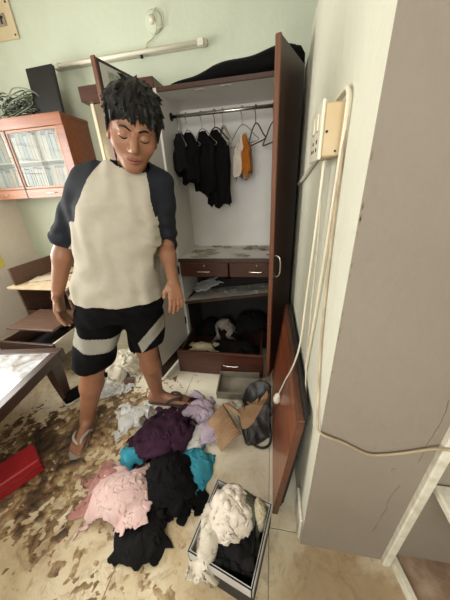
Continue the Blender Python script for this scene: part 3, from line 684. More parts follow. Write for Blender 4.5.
# legs
for q, lat in (('L', -1), ('R', 1)):
    h, k_, a = J['hip'+q], J['kn'+q], J['an'+q]
    B.cap(h, k_, .082, .060, .03); B.cap(k_, k_+(a-k_)*.35, .056, .060, .02)
    cal = k_+(a-k_)*.30+np.array((0, .018, 0)) if q == 'L' else k_+(a-k_)*.30+np.array((-.015, .015, 0))
    B.cap(cal, a, .057, .033, .025); B.cap(k_+(a-k_)*.35, a, .054, .034, .02)
    B.cap(k_+np.array((.0, -.022, .01)), k_+np.array((0, -.018, -.02)), .030, .028, .02)
def foot(an, heel, toe, side):
    heel = np.array(heel); toe = np.array(toe); f = nrm(toe-heel); lat = np.cross(f, zz)*side    # lat points to the little toe
    B.cap(an, heel+(0, 0, .012), .032, .028, .02); B.cap(heel, heel+f*.02, .028, .028, .02)
    L = np.linalg.norm(toe-heel)
    B.cap(an+f*.01-(0, 0, .015), heel+f*L*.66+(0, 0, .004), .030, .020, .03)
    B.cap(heel+(0, 0, -.004), heel+f*L*.70+lat*.026+(0, 0, -.008), .024, .017, .02)
    B.cap(heel+(0, 0, -.004), heel+f*L*.70-lat*.020+(0, 0, -.006), .024, .019, .02)
    for i, (o, l, r) in enumerate(((-.028, 1.0, .0125), (-.009, .985, .0095), (.007, .95, .009), (.021, .91, .0085), (.034, .86, .008))):
        b0 = heel+f*L*.70+lat*o*.95+(0, 0, -.004); e0 = heel+f*L*l+lat*o+(0, 0, -.010); B.chain([b0, (b0+e0)/2+(0, 0, .004), e0], [r*1.15, r, r], .006)
    return f, lat, L
FL = ((-1.112, .905, .048), (-1.050, .675, .040)); FR = ((-.772, 1.105, .046), (-.505, 1.118, .040))
fL = foot(J['anL'], *FL, 1); fR = foot(J['anR'], *FR, -1)
# arms and hands
def hand(w, dirn, palm_n, thumb, curl, spread=.0185, sc=1.):
    d = nrm(dirn); n_ = nrm(np.array(palm_n)-d*(np.array(palm_n)@d)); t = np.cross(n_, d); t = t*np.sign(t@np.array(thumb))   # t: thumb side
    for o in (-.026, -.009, .009, .026): B.cap(w+d*.01*sc+t*o*.55*sc, w+d*.080*sc+t*o*sc, .014*sc, .0125*sc, .012)
    for i, (o, L) in enumerate(((.028, .070), (.0095, .080), (-.0095, .074), (-.028, .058))):
        P = [w+d*.082*sc+t*o*sc]; ang = .15; dd = d
        for j, fr in enumerate((.45, .32, .26)):
            ang += curl*(1, 1.2, .9)[j]*(1+.12*i); dd = math.cos(ang)*d+math.sin(ang)*n_+t*.10*o/.028*.6; P.append(P[-1]+dd*L*fr*sc)
        B.chain(P, [.0095*sc, .0088*sc, .0080*sc, .0070*sc], .004)
    tb_ = w+d*.022*sc+t*.026*sc; td = nrm(d*.72+t*.55+n_*.40)
    B.chain([w+d*.012*sc+t*.010*sc, tb_, tb_+td*.034*sc, tb_+td*.034*sc+nrm(d*.95+t*.18+n_*.35)*.028*sc], [.016*sc, .0135*sc, .0105*sc, .0085*sc], .006)
for q in 'LR':
    fs = 1. if q == 'L' else .82
    B.cap(J['sh'+q], J['el'+q], .047, .040*fs, .02); mid = J['el'+q]+(J['wr'+q]-J['el'+q])*.3
    B.cap(J['el'+q], mid, .039*fs, .041*fs, .02); B.cap(mid, J['wr'+q], .041*fs, .0255*(fs+.05), .02)
hand(J['wrL'], (-.005, -.055, -.19), (.9, .3, 0), (.25, -1, 0), .20, sc=1.06)
hand(J['wrR'], (.030, -.060, -.125), (-.60, .60, -.2), (-.7, -.7, .1), .17, sc=.90)
# neck and head
B.cap(J['neck']+(0, .01, -.02), hp(0, -.05, -.038), .054, .050, .02)
B.ell(hp(0, .022, -.008), HAX, (.074, .084, .094), .02)
B.ell(hp(0, -.035, .028), HAX, (.0605, .082, .062), .03)
B.ell(hp(0, -.098, .058), HAX, (.030, .022, .028), .025)                  # chin
for sg in (-1, 1):
    B.ell(hp(sg*.044, -.032, .052), HAX, (.022, .022, .022), .02)           # cheekbones
    B.ell(hp(sg*.031, -.004, .094), HAX, (.018, .011, .013), .012, 'sub')   # eye sockets
    B.ell(hp(sg*.031, -.006, .076), HAX, (.0145, .0105, .0120), .004)       # lidded eyes
    B.cap(hp(sg*.014, .014, .088), hp(sg*.046, .014, .076), .0065, .005, .010)
    B.ell(hp(sg*.0745, -.018, -.008), HAX, (.010, .031, .018), .008)        # ears
    B.ell(hp(sg*.083, -.016, -.004), HAX, (.006, .018, .009), .004, 'sub')
    B.ell(hp(sg*.010, -.043, .096), HAX, (.0085, .0065, .0095), .006)       # nostril wings
B.chain([hp(0, .008, .084), hp(0, -.018, .098), hp(0, -.036, .108)], [.0068, .0085, .0115], .010)
B.cap(hp(-.018, -.0655, .082), hp(.018, -.0655, .082), .0052, .0052, .008); B.ell(hp(0, -.0640, .088), HAX, (.016, .0052, .007), .006)
B.ell(hp(0, -.0760, .086), HAX, (.015, .0058, .0075), .006)
B.cap(hp(-.021, -.0702, .0915), hp(.021, -.0702, .0915), .0016, .0016, .003, 'sub')
V, F = B.mesh(); body = obj('body', V, F, M_SKIN, pe, True)
# facial details
M_HAIR = pm('black_hair', (11, 10, 10), (20, 17, 16), 60, .5, .5, bump=.25, bscale=160, spec=.25)
M_LIP = pm('lips', (132, 76, 64), rough=.5)
for sg in (-1, 1):
    MB().tube(catmull([tuple(hp(sg*.012, .011, .0965)), tuple(hp(sg*.030, .018, .0895)), tuple(hp(sg*.050, .011, .0740))], 6), [.0014+.0018*math.sin(math.pi*(.15+.75*i/12)) for i in range(13)], 7).build('eyebrow', M_HAIR, body, True)
    MB().tube(catmull([tuple(hp(sg*.0185, -.0105, .0850)), tuple(hp(sg*.031, -.0150, .0860)), tuple(hp(sg*.0445, -.0100, .0800))], 6), [.0006+.0011*math.sin(math.pi*(.1+.8*i/12)) for i in range(13)], 6).build('eyelashes', M_HAIR, body, True)
MB().tube(catmull([tuple(hp(-.0235, -.0700, .0865)), tuple(hp(-.010, -.0655, .0945)), tuple(hp(0, -.0668, .0958)), tuple(hp(.010, -.0655, .0945)), tuple(hp(.0235, -.0700, .0865))], 6), [.0010+.0032*math.sin(math.pi*i/24) for i in range(25)], 8).build('upper_lip', M_LIP, body, True)
MB().tube(catmull([tuple(hp(-.021, -.0720, .0862)), tuple(hp(0, -.0765, .0940)), tuple(hp(.021, -.0720, .0862))], 10), [.0010+.0040*math.sin(math.pi*i/20) for i in range(21)], 8).build('lower_lip', M_LIP, body, True)
# hair: a cap with tufts combed forward
Hr = Field(HC-.16, HC+.16, .0034)
Hr.ell(hp(0, .042, -.016), HAX, (.085, .083, .104), .01)
Hr.ell(hp(0, .0, -.055), HAX, (.078, .085, .070), .03)
Hr.ell(hp(0, -.058, .085), HAX, (.082, .100, .075), .012, 'sub')             # face opening
for sg in (-1, 1): Hr.ell(hp(sg*.080, -.060, .020), HAX, (.030, .055, .045), .012, 'sub')
rnd = random.Random(5)
for k in range(230):                                                       # tufts
    th = rnd.uniform(-math.pi, math.pi); ph = math.acos(rnd.uniform(.02, 1.))
    dl = np.array((math.sin(ph)*math.sin(th), math.cos(ph), math.sin(ph)*math.cos(th)))
    if dl[2] > .75 and dl[1] < .3: continue
    p = np.array((0, .042, -.014))+dl*np.array((.086, .086, .106))
    fl_ = np.array((rnd.uniform(-.55, .55)+dl[0]*.5, -.35-.75*max(0, dl[2]), .85 if dl[2] > -.35 else -.2)); fl_ = fl_-dl*(fl_@dl)*.85; fl_ /= np.linalg.norm(fl_)+1e-6
    L = rnd.uniform(.022, .046); r = rnd.uniform(.0055, .0095); e = p+fl_*L+dl*rnd.uniform(-.002, .010)
    Hr.cap(hp(*(p-dl*.004)), hp(*e), r, .0016, .004)
for k in range(30):                                                        # fringe over the forehead
    s = rnd.uniform(-.068, .070); p = np.array((s*.92, .068+rnd.uniform(-.012, .012), .078-abs(s)*.45)); e = np.array((s+rnd.uniform(-.006, .016), .030+rnd.uniform(-.010, .016)-abs(s)*.12, .0965-abs(s)*.52))
    Hr.cap(hp(*p), hp(*e), .010, .002, .005)
for sg in (-1, 1):
    for k in range(9): Hr.cap(hp(sg*.079, .030, .030-k*.012), hp(sg*.0785, -.012-rnd.uniform(0, .012), .034-k*.012), .008, .002, .005)
V, F = Hr.mesh(); obj('hair', V, F, M_HAIR, pe, True)

# shirt: one surface cut into body panel, two raglan sleeves and a neckband
T = Field((-1.06, .72, .78), (-.30, 1.20, 1.52), .0044)
SC_ = [J['hip']+(-.008, 0, -.045), J['hip']+(-.004, 0, .03), (-.685, .96, 1.04), (-.632, .955, 1.18), (-.595, .95, 1.31), (-.560, .948, 1.395), (-.535, .946, 1.452)]
SWd = [.210, .205, .190, .186, .178, .130, .068]; SD = [.150, .140, .124, .124, .123, .100, .062]
T.loft(SC_, SS, SN, SWd, SD, .03)
T.cap(J['shL']+(.05, 0, .012), J['shR']+(-.045, 0, .012), .062, .060, .06)
cufL = J['elL']+(J['elL']-J['shL'])*.07; cufR = J['elR']+(J['elR']-J['shR'])*.02
T.cap(J['shL'], J['elL'], .068, .058, .035); T.cap(J['elL'], cufL+(J['wrL']-J['elL'])*.10, .058, .058, .01)
T.cap(J['shR'], J['elR'], .066, .053, .03); T.cap(J['elR'], cufR+(J['wrR']-J['elR'])*.10, .053, .053, .01)
def folds(X, Y, Z):
    lx = (X+.70)*SS[0]+(Y-.96)*SS[1]
    a = .0045*np.sin(46*lx+30*Z+3*np.sin(9*Z+6*lx))*np.clip((1.32-Z)*4, 0, 1)
    b = .0035*np.sin(34*Z-60*lx+2.5*np.sin(20*lx+14*Z))
    c = .0032*np.sin(120*(Z+.35*X)+2*np.sin(40*X))*(np.clip((-.82-X)*30, 0, 1)+np.clip((X+.50)*40, 0, 1))*np.exp(-((Z-1.16)/.09)**2)
    return a+b*.8+c
T.warp(folds)
T.cut(J['hip']+(0, 0, -.008), (-.10, 0, -.99))
for cu, e, h in ((cufL, 'elL', 'wrL'), (cufR, 'elR', 'wrR')):
    n_ = nrm(J[h]-J[e]); X, Y, Z = np.meshgrid(*[T.lo[k]+T.h*np.arange(T.n[k]) for k in range(3)], indexing='ij', sparse=True)
    pl = (X-cu[0])*n_[0]+(Y-cu[1])*n_[1]+(Z-cu[2])*n_[2]-.005; near = np.sqrt((X-cu[0])**2+(Y-cu[1])**2+(Z-cu[2])**2) < .14
    ra = np.sqrt(np.maximum((X-cu[0])**2+(Y-cu[1])**2+(Z-cu[2])**2-pl**2, 0))
    T.A = np.where(near & (ra < .075), np.maximum(T.A, pl.astype(np.float32)), T.A)
nb = J['neck']+(.02, -.01, .006)
T.ell(nb+np.array((.012, -.030, .030)), (SS, nrm((.1, -.8, .45)), nrm((.0, .5, .85))), (.067, .078, .048), .006, 'sub')
V, F = T.mesh()
C = V[F].mean(1); lz = C[:, 2]; cx = np.interp(lz, [c[2] for c in SC_], [c[0] for c in SC_]); cy = np.interp(lz, [c[2] for c in SC_], [c[1] for c in SC_])
ls = (C[:, 0]-cx)*SS[0]+(C[:, 1]-cy)*SS[1]
def segd(P, a, b):
    ba = b-a; t = np.clip(((P-a)@ba)/(ba@ba), 0, 1); return np.linalg.norm(P-a-t[:, None]*ba, axis=1)
arm_z = 1.255
rag = np.interp(lz, [arm_z, 1.29, 1.36, 1.44, 1.50], [.152, .141, .118, .080, .05])
selL = np.where(lz > arm_z, ls < -rag, (segd(C, J['shL'], cufL) < .084) & (ls < -.152-(arm_z-lz)*.55)); selR = np.where(lz > arm_z, ls > rag, (segd(C, J['shR'], cufR) < .084) & (ls > .152+(arm_z-lz)*.30))
dn_ = np.linalg.norm((C-(nb+np.array((.012, -.030, .030))))@np.stack([SS/.067, nrm((.1, -.8, .45))/.078, nrm((.0, .5, .85))/.048]).T, axis=1)
band = dn_ < 1.16
M_SHIRT = pm('cream_jersey', (180, 174, 160), (170, 163, 148), 26, .5, .85, bump=.15, bscale=300, spec=.2)
M_SLEEVE = pm('charcoal_jersey', (34, 37, 44), (28, 30, 36), 26, .5, .85, bump=.15, bscale=300, spec=.2)
M_BLKJ = pm('black_jersey', (5, 5, 6), (9, 9, 10), 26, .5, .8, bump=.15, bscale=200, spec=.12)
shirt = obj('shirt', *split(V, F, ~(selL | selR | band)), M_SHIRT, pe, True); shirt['label'] = 'cream front panel of a raglan shirt'
obj('sleeve', *split(V, F, selL & ~band), M_SLEEVE, shirt, True)['label'] = 'charcoal three-quarter sleeve'
obj('sleeve', *split(V, F, selR & ~band), M_SLEEVE, shirt, True)
obj('neckband', *split(V, F, band), M_BLKJ, shirt, True)
# shorts with a grey diagonal band on each leg
G = Field((-1.14, .72, .46), (-.48, 1.2, .95), .0044)
G.loft([J['hip']+(-.04, 0, -.12), J['hip']+(-.01, 0, -.05), J['hip']+(0, 0, .03)], SS, SN, [.175, .178, .165], [.112, .112, .100], .02)
hemL = J['hipL']+(J['knL']-J['hipL'])*.93+np.array((-.005, 0, 0)); hemR = J['hipR']+(J['knR']-J['hipR'])*.86+np.array((.012, 0, 0))
G.cap(J['hipL']+(-.005, 0, -.02), hemL+(J['knL']-J['hipL'])*.2, .112, .098, .035); G.cap(J['hipR']+(.012, 0, -.02), hemR+(J['knR']-J['hipR'])*.2, .108, .092, .035)
G.warp(lambda X, Y, Z: .004*np.sin(60*X+38*Z+3*np.sin(14*Z))+.003*np.sin(30*Z-45*Y))
X, Y, Z = np.meshgrid(*[G.lo[k]+G.h*np.arange(G.n[k]) for k in range(3)], indexing='ij', sparse=True)
G.A = np.maximum(G.A, np.where(X < -.755, (hemL[2]-Z)-.14*(X-hemL[0]), (hemR[2]-Z)+.22*(X-hemR[0])).astype(np.float32))
V, F = G.mesh(); C = V[F].mean(1)
zu = np.interp(C[:, 0], [-1.06, -.94, -.76], [.760, .745, .690]); onL = (C[:, 0] < -.752) & (C[:, 2] < zu) & (C[:, 2] > zu-.088)
zr = .775-(-.514-C[:, 0])*1.05; onR = (C[:, 0] > -.655) & (C[:, 2] < zr+.012) & (C[:, 2] > zr-.062)
M_BAND = pm('grey_band', (148, 146, 136), (138, 136, 126), 26, .5, .85, bump=.15, bscale=300, spec=.2)
shorts = obj('shorts', *split(V, F, ~(onL | onR)), M_BLKJ, pe, True)
obj('stripe_panel', *split(V, F, onL), M_BAND, shorts, True); obj('stripe_panel', *split(V, F, onR), M_BAND, shorts, True)
# slippers
def slipper(heel, toe, side, mat, smat, label):
    heel = np.array(heel); toe = np.array(toe); f = nrm((toe-heel)*(1, 1, 0)); lat = np.cross(f, zz)*side; L = np.linalg.norm(toe-heel)+.052; o = heel-f*.034
    prof = [(0, .018), (.06, .030), (.25, .034), (.45, .034), (.65, .043), (.80, .046), (.92, .036), (1., .014)]
    L_ = [o+f*L*a-lat*(w-.002) for a, w in prof]; R_ = [o+f*L*a+lat*w for a, w in prof]; ring = catmull(L_+R_[::-1]+[L_[0]], 3)[:-1]
    n = len(ring); m = MB(); V = [(p[0], p[1], .004) for p in ring]+[(p[0], p[1], .022) for p in ring]
    m.add(V, [tuple(range(n))[::-1], tuple(range(n, 2*n))]+[(i, (i+1) % n, n+(i+1) % n, n+i) for i in range(n)])
    so = m.build('slipper', mat, pe); so['label'] = label
    post = o+f*L*.80-lat*.016
    for sg, kk in ((-1, .040), (1, .040)):
        P = [post*(1, 1, 0)+(0, 0, .034), o*(1, 1, 0)+f*L*.70+lat*sg*.024+(0, 0, .064), o*(1, 1, 0)+f*L*.52+lat*sg*kk+(0, 0, .056), o*(1, 1, 0)+f*L*.42+lat*sg*kk+(0, 0, .018)]
        MB().tube(catmull([tuple(p) for p in P], 6), [.005+.004*math.sin(math.pi*i/18) for i in range(19)], 8).build('strap', smat, so, True)
slipper(*FL, 1, pm('grey_rubber', (158, 150, 140), (134, 124, 112), 20, .5, .7), pm('grey_strap', (172, 166, 158), (150, 142, 130), 30, .5, .6), 'grey thong slipper')
slipper(*FR, -1, pm('dark_rubber', (72, 62, 60), (92, 80, 74), 20, .5, .7), pm('dark_strap', (44, 40, 42), rough=.5), 'dark thong slipper')

# ------------------------------------------------------------------ crumpled cloth: a small position-based cloth solver
def bump(cx, cy, rx, ry, h, a=0.):
    def f(x, y):
        dx, dy = x-cx, y-cy; u = dx*math.cos(a)+dy*math.sin(a); v = -dx*math.sin(a)+dy*math.cos(a)
        return h*np.sqrt(np.clip(1-(u/rx)**2-(v/ry)**2, 0, 1))
    return f
def heap(*fs, base=.0): return lambda x, y: np.maximum.reduce([f(x, y) for f in fs])+base
def cloth(n, m, sx, sy, c, centre, rot, hf_, seed, iters=170, amp=.05, grav=.0016, box=None, zmax=.07, slack=1.42):
    r = np.random.default_rng(seed)
    sx, sy, c = sx*.92, sy*.92, c/.92
    u, v = np.meshgrid(np.linspace(-.5, .5, n), np.linspace(-.5, .5, m), indexing='ij')
    P = np.zeros((n, m, 3)); du, dv = sx/(n-1), sy/(m-1)
    X, Y = u*sx*c, v*sy*c
    for k in range(5):
        kx, ky = r.uniform(-2.2, 2.2, 2)*2*math.pi; ph, p2 = r.uniform(0, 6.28, 2); a = amp/(1+k*.4)
        X = X+a*np.sin(kx*u+ky*v+ph); Y = Y+a*np.cos(ky*u-kx*v+p2)
    P[..., 0] = centre[0]+X*math.cos(rot)-Y*math.sin(rot); P[..., 1] = centre[1]+X*math.sin(rot)+Y*math.cos(rot)
    N_ = r.standard_normal((n, m))
    for _ in range(4):
        for ax in (0, 1): N_ = (np.roll(N_, 1, ax)+2*N_+np.roll(N_, -1, ax))/4
    N_ /= N_.std(); P[..., 2] = hf_(P[..., 0], P[..., 1])+.008+.016*np.clip(N_+.6, 0, 2.5)
    fam = [(1, 0, du, .5), (0, 1, dv, .5), (1, 1, math.hypot(du, dv), .3), (1, -1, math.hypot(du, dv), .3), (2, 0, 2*du, .30), (0, 2, 2*dv, .30), (3, 0, 2.85*du, .07), (0, 3, 2.85*dv, .07)]
    G0 = P.copy(); G0[..., 2] = hf_(P[..., 0], P[..., 1]); fl2 = []
    for (a, b, L, k) in fam:
        d = (G0[a:, b:]-G0[:n-a, :m-b]) if b >= 0 else (G0[a:, :m+b]-G0[:n-a, -b:])
        l = np.sqrt((d*d).sum(-1, keepdims=True)); fl2.append((a, b, np.maximum(l, .5*l.mean())*slack*(1 if a+abs(b) < 3 and (a, b) not in ((2, 0), (0, 2)) else .97), k))
    fam = fl2
    T0 = P.copy(); T0[..., 0:2] += .004*r.standard_normal((n, m, 2))
    # the sheet is held down along wandering lines, so that the slack between them stands up in folds
    pin = np.zeros((n, m), bool)
    for k in range(int(n*m/230)):
        i, j = r.uniform(0, n), r.uniform(0, m); th = r.uniform(0, 6.28)
        for s_ in range(int(r.integers(5, 16))):
            if 0 <= int(i) < n and 0 <= int(j) < m: pin[int(i), int(j)] = True
            th += r.normal(0, .25); i += math.cos(th); j += math.sin(th)
    pin[r.random((n, m)) < .003] = True
    for it in range(iters):
        P[..., 2] -= grav*.55
        for (a, b, L, k) in fam:
            if b >= 0: A = P[:n-a, :m-b]; B_ = P[a:, b:]
            else: A = P[:n-a, -b:]; B_ = P[a:, :m+b]
            d = B_-A; l = np.sqrt((d*d).sum(-1, keepdims=True))+1e-9; q = d*(k*.5*(1-L/l)); A += q; B_ -= q
        P[..., 0:2] += .03*(T0[..., 0:2]-P[..., 0:2]); P[pin, 0:2] += .9*(T0[pin, 0:2]-P[pin, 0:2])
        g = hf_(P[..., 0], P[..., 1])+.003; P[pin, 2] += .4*(g[pin]-P[pin, 2]); P[..., 2] = np.clip(P[..., 2], g, g+zmax)
        if box is not None:
            P[..., 0] = np.clip(P[..., 0], box[0], box[1]); P[..., 1] = np.clip(P[..., 1], box[2], box[3])
    for _ in range(1):
        Q = P.copy(); Q[1:-1, 1:-1] = .5*P[1:-1, 1:-1]+.125*(P[2:, 1:-1]+P[:-2, 1:-1]+P[1:-1, 2:]+P[1:-1, :-2]); P = Q
    idx = np.arange(n*m).reshape(n, m)
    F = np.stack([idx[:-1, :-1], idx[1:, :-1], idx[1:, 1:], idx[:-1, 1:]], -1).reshape(-1, 4)
    return P.reshape(-1, 3), F
def cobj(name, VF, mat, label, cat, t=.003, parent=None):
    o = obj(name, VF[0], VF[1], mat, parent, True); solidify(o, t, 1.)
    if label: tag(o, label, cat)
    return o
def fab(name, c, c2=None, rough=.9, scale=14, sheen=0): return pm(name, c, c2 or tuple(int(v*.86) for v in c), scale, .5, rough, bump=.12, bscale=240, spec=.2)

F_PINK = fab('pink_cotton', (220, 192, 188), (206, 172, 168)); F_BLK = fab('black_cotton', (6, 6, 7), (12, 11, 12)); F_PUR = fab('purple_cotton', (62, 34, 54), (44, 24, 40))
F_TEAL = fab('teal_cloth', (70, 158, 178), (44, 126, 150)); F_LAV = fab('lavender_cotton', (190, 174, 190), (168, 152, 172)); F_WHT = fab('white_cotton', (222, 212, 200), (204, 192, 178))
F_GRN = fab('grey_green_cotton', (108, 112, 96), (86, 90, 76)); F_REDC = fab('dark_red_cotton', (132, 26, 34)); F_DK = fab('dark_mixed_cloth', (26, 24, 25), (13, 12, 13)); F_CREAM = fab('cream_cloth', (206, 196, 170), (182, 170, 140))
def plastic_mat():
    m = bpy.data.materials.new('thin_plastic'); m.use_nodes = True; b = m.node_tree.nodes['Principled BSDF']
    b.inputs['Base Color'].default_value = lin((236, 236, 234)); b.inputs['Roughness'].default_value = .22; b.inputs['Alpha'].default_value = .55; return m
M_PLAS = plastic_mat()
# purple garment, behind the others
h_p = heap(bump(-.585, .85, .165, .135, .085, .2))
cobj('purple_shirt', cloth(80, 72, .62, .54, .56, (-.590, .845), .3, h_p, 3, zmax=.06), F_PUR, 'dark purple garment crumpled at the back of the floor pile', 'clothes')
h_t = heap(bump(-.375, .70, .085, .12, .05))
cobj('teal_cloth', cloth(44, 50, .30, .40, .58, (-.380, .705), .2, h_t, 5, zmax=.04, amp=.02), F_TEAL, 'bright teal cloth on the right side of the floor pile', 'cloth')
h_t2 = heap(bump(-.72, .725, .06, .05, .04))
cobj('teal_cloth', cloth(36, 30, .17, .13, .62, (-.712, .735), .5, h_t2, 6, zmax=.035, amp=.02), F_TEAL, 'small teal cloth corner on the left between purple and pink clothes', 'cloth')
h_b = heap(bump(-.465, .625, .13, .14, .10, .3), bump(-.52, .44, .115, .12, .05))
cobj('black_shirt', cloth(72, 76, .46, .54, .58, (-.460, .635), .4, h_b, 8, zmax=.05, amp=.025), F_BLK, 'black garment heaped in the middle of the floor pile', 'clothes')
h_b2 = heap(bump(-.52, .44, .115, .12, .05))
cobj('black_trousers', cloth(60, 60, .36, .38, .56, (-.510, .445), .5, h_b2, 9, zmax=.045, amp=.02), F_DK, 'black garment spilling out towards the camera below the pink one', 'clothes')
h_k = heap(bump(-.665, .525, .165, .115, .105, .15), bump(-.52, .44, .115, .12, .075))
cobj('pink_shirt', cloth(90, 76, .60, .48, .52, (-.650, .530), .15, h_k, 12, zmax=.055, amp=.018), F_PINK, 'pale pink garment heaped at the front left of the floor pile', 'clothes')
F_PINK2 = fab('dusty_pink_knit', (186, 138, 130), (160, 112, 106), scale=60)
h_k2 = heap(bump(-.765, .555, .09, .11, .05, .5))
cobj('knit_scarf', cloth(44, 46, .30, .34, .60, (-.775, .550), .7, h_k2, 15, zmax=.035, amp=.02), F_PINK2, 'dusty pink knitted scarf beside the pink garment', 'scarf')
h_w = heap(bump(-.84, .965, .11, .085, .06, .5))
cobj('plastic_bag', cloth(46, 42, .38, .32, .55, (-.845, .965), .4, h_w, 18, zmax=.05, amp=.03), M_PLAS, 'crumpled clear plastic bag between the feet and the purple garment', 'plastic bag', .0015)
h_w2 = heap(bump(-.40, .865, .05, .10, .04))
cobj('plastic_bag', cloth(34, 44, .20, .32, .60, (-.395, .855), .1, h_w2, 19, zmax=.035, amp=.02), M_PLAS, 'thin clear plastic sheet right of the purple garment', 'plastic bag', .0015)
h_l = heap(bump(-.43, 1.06, .12, .075, .04, .3), bump(-.325, .90, .07, .12, .035, .1))
cobj('lavender_shirt', cloth(48, 72, .34, .58, .56, (-.385, .985), -.55+.95, h_l, 22, zmax=.035, amp=.035), F_LAV, 'lavender garment trailing left of the handbag', 'clothes')

# ------------------------------------------------------------------ carton of clothes
ct = thing('carton', (-.125, .43, 0), 'black cardboard box with a white rim, full of clothes, in the foreground', 'box')
CM_ = Matrix.Translation((-.262, .352, 0)) @ Matrix.Rotation(math.radians(-14), 4, 'Z')     # local x along the front edge, y away
CW, CD, CH = .245, .255, .165
M_CBLK = pm('black_card', (28, 27, 30), (40, 38, 40), 20, .5, .7); M_CWHT = pm('white_card', (196, 194, 190), (176, 172, 166), 12, .5, .75)
MB().box((0, 0, .002), (CW, CD, .008), 0, CM_).build('base', M_CBLK, ct)
for nm, lo, hi in (('side', (0, 0, .008), (.005, CD, CH)), ('side', (CW-.005, 0, .008), (CW, CD, CH)), ('side', (.005, 0, .008), (CW-.005, .005, CH)), ('side', (.005, CD-.005, .008), (CW-.005, CD, CH))):
    s_ = MB().box(lo, hi, 0, CM_).build(nm, M_CBLK, ct)
    if hi[0]-lo[0] > hi[1]-lo[1]:
        y = lo[1]; inn = -.0022 if y < .1 else .0052
        MB().box((lo[0], y+inn, CH-.052), (hi[0], y+inn+.0018, CH+.003), 0, CM_).build('white_rim', M_CWHT, s_)
        MB().box((lo[0], y+(.0052 if y < .1 else -.0020), .01), (hi[0], y+(.0070 if y < .1 else -.0002), CH+.003), 0, CM_).build('inner_lining', M_CWHT, s_)
    else:
        x = lo[0]; inn = -.0022 if x < .1 else .0052
        MB().box((x+inn, 0, CH-.052), (x+inn+.0018, CD, CH+.003), 0, CM_).build('white_rim', M_CWHT, s_)
        MB().box((x+(.0052 if x < .1 else -.0020), .007, .01), (x+(.0070 if x < .1 else -.0002), CD-.007, CH+.003), 0, CM_).build('inner_lining', M_CWHT, s_)
def cp(x, y): v = CM_ @ Vector((x, y, 0)); return (v.x, v.y)
def boxed(hfun):            # keep within the box floor plan by raising nothing; clothes rest on an inner fill height
    return hfun
q = cp(.150, .11); h_c1 = heap(bump(q[0], q[1], .125, .13, .075), base=.085)
bxl = (-.245, -.012, .335, .56)
cobj('black_clothes', cloth(58, 58, .42, .46, .48, cp(.135, .115), -.25, h_c1, 31, zmax=.04, amp=.02, slack=1.6, box=(-.222, -.022, .335, .56)), F_DK, 'black garment filling the right half of the carton', 'clothes')
q = cp(.125, .19); h_c2 = heap(bump(q[0], q[1], .10, .085, .14), base=.085)
cobj('green_clothes', cloth(44, 40, .30, .26, .62, cp(.150, .185), .1, h_c2, 33, zmax=.02, amp=.015, box=(-.215, -.008, .40, .60)), F_GRN, 'grey-green garment tucked behind the white one in the carton', 'clothes')
q = cp(.105, .165); h_c3 = heap(bump(q[0], q[1], .095, .10, .165), base=.085)
cobj('white_shirt', cloth(80, 72, .46, .40, .50, cp(.105, .160), .3, h_c3, 34, zmax=.045, amp=.02, box=(-.232, -.03, .375, .60), slack=1.75), F_WHT, 'off-white shirt heaped on top of the carton', 'clothes')
q = cp(.045, .10); h_c4 = heap(bump(q[0], q[1], .05, .15, .095), base=.085)
cobj('white_towel', cloth(34, 62, .18, .46, .62, cp(.045, .085), -.25, h_c4, 36, zmax=.035, amp=.012, slack=1.6, box=(-.262, -.14, .30, .56)), fab('towel_white', (212, 204, 190), (186, 176, 160)), 'long off-white cloth draped over the front left of the carton', 'cloth')
q = cp(.06, .19); h_c5 = heap(bump(q[0], q[1], .03, .05, .105), base=.085)
cobj('red_cloth', cloth(24, 28, .10, .13, .7, cp(.052, .180), .2, h_c5, 38, zmax=.02, amp=.008), F_REDC, 'dark red cloth corner showing at the left of the carton', 'cloth')
q = cp(.200, .215); h_c6 = heap(bump(q[0], q[1], .035, .05, .12), base=.085)
cobj('cream_cloth', cloth(30, 36, .11, .14, .6, cp(.198, .215), .2, h_c6, 39, zmax=.03, amp=.005, slack=1.6), F_CREAM, 'cream cloth poking up at the back right of the carton', 'cloth')

# ------------------------------------------------------------------ handbag, ribbed cardboard and tray by the wardrobe
gt = thing('tray', (-.20, 1.29, 0), 'shallow grey tray lying in front of the wardrobe drawer', 'tray')
TM = Matrix.Translation((-.338, 1.185, 0)) @ Matrix.Rotation(math.radians(3), 4, 'Z'); M_TRAY = pm('tray_grey', (120, 114, 100), (98, 92, 78), 14, .5, .5); M_TRAYI = pm('tray_inner', (148, 142, 130), (120, 112, 98), 8, .5, .4)
MB().box((.0, 0, .002), (.30, .215, .010), .001, TM).build('bottom', M_TRAYI, gt)
for lo, hi in (((0, 0, .010), (.30, .012, .062)), ((0, .203, .010), (.30, .215, .062)), ((0, .012, .010), (.012, .203, .062)), ((.288, .012, .010), (.30, .203, .062))): MB().box(lo, hi, .002, TM).build('rim', M_TRAY, gt)
MB().box((.03, .04, .0102), (.25, .175, .014), .002, TM).build('raised_panel', M_TRAYI, gt)
hb = thing('handbag', (-.07, 1.03, 0), 'open black handbag with tan lining slumped beside the leaning board', 'bag')
M_BAGK = pm('black_leather', (24, 23, 22), (38, 36, 33), 26, .5, .4, bump=.2, bscale=120); M_TAN = pm('tan_lining', (150, 118, 84), (122, 92, 62), 12, .5, .7)
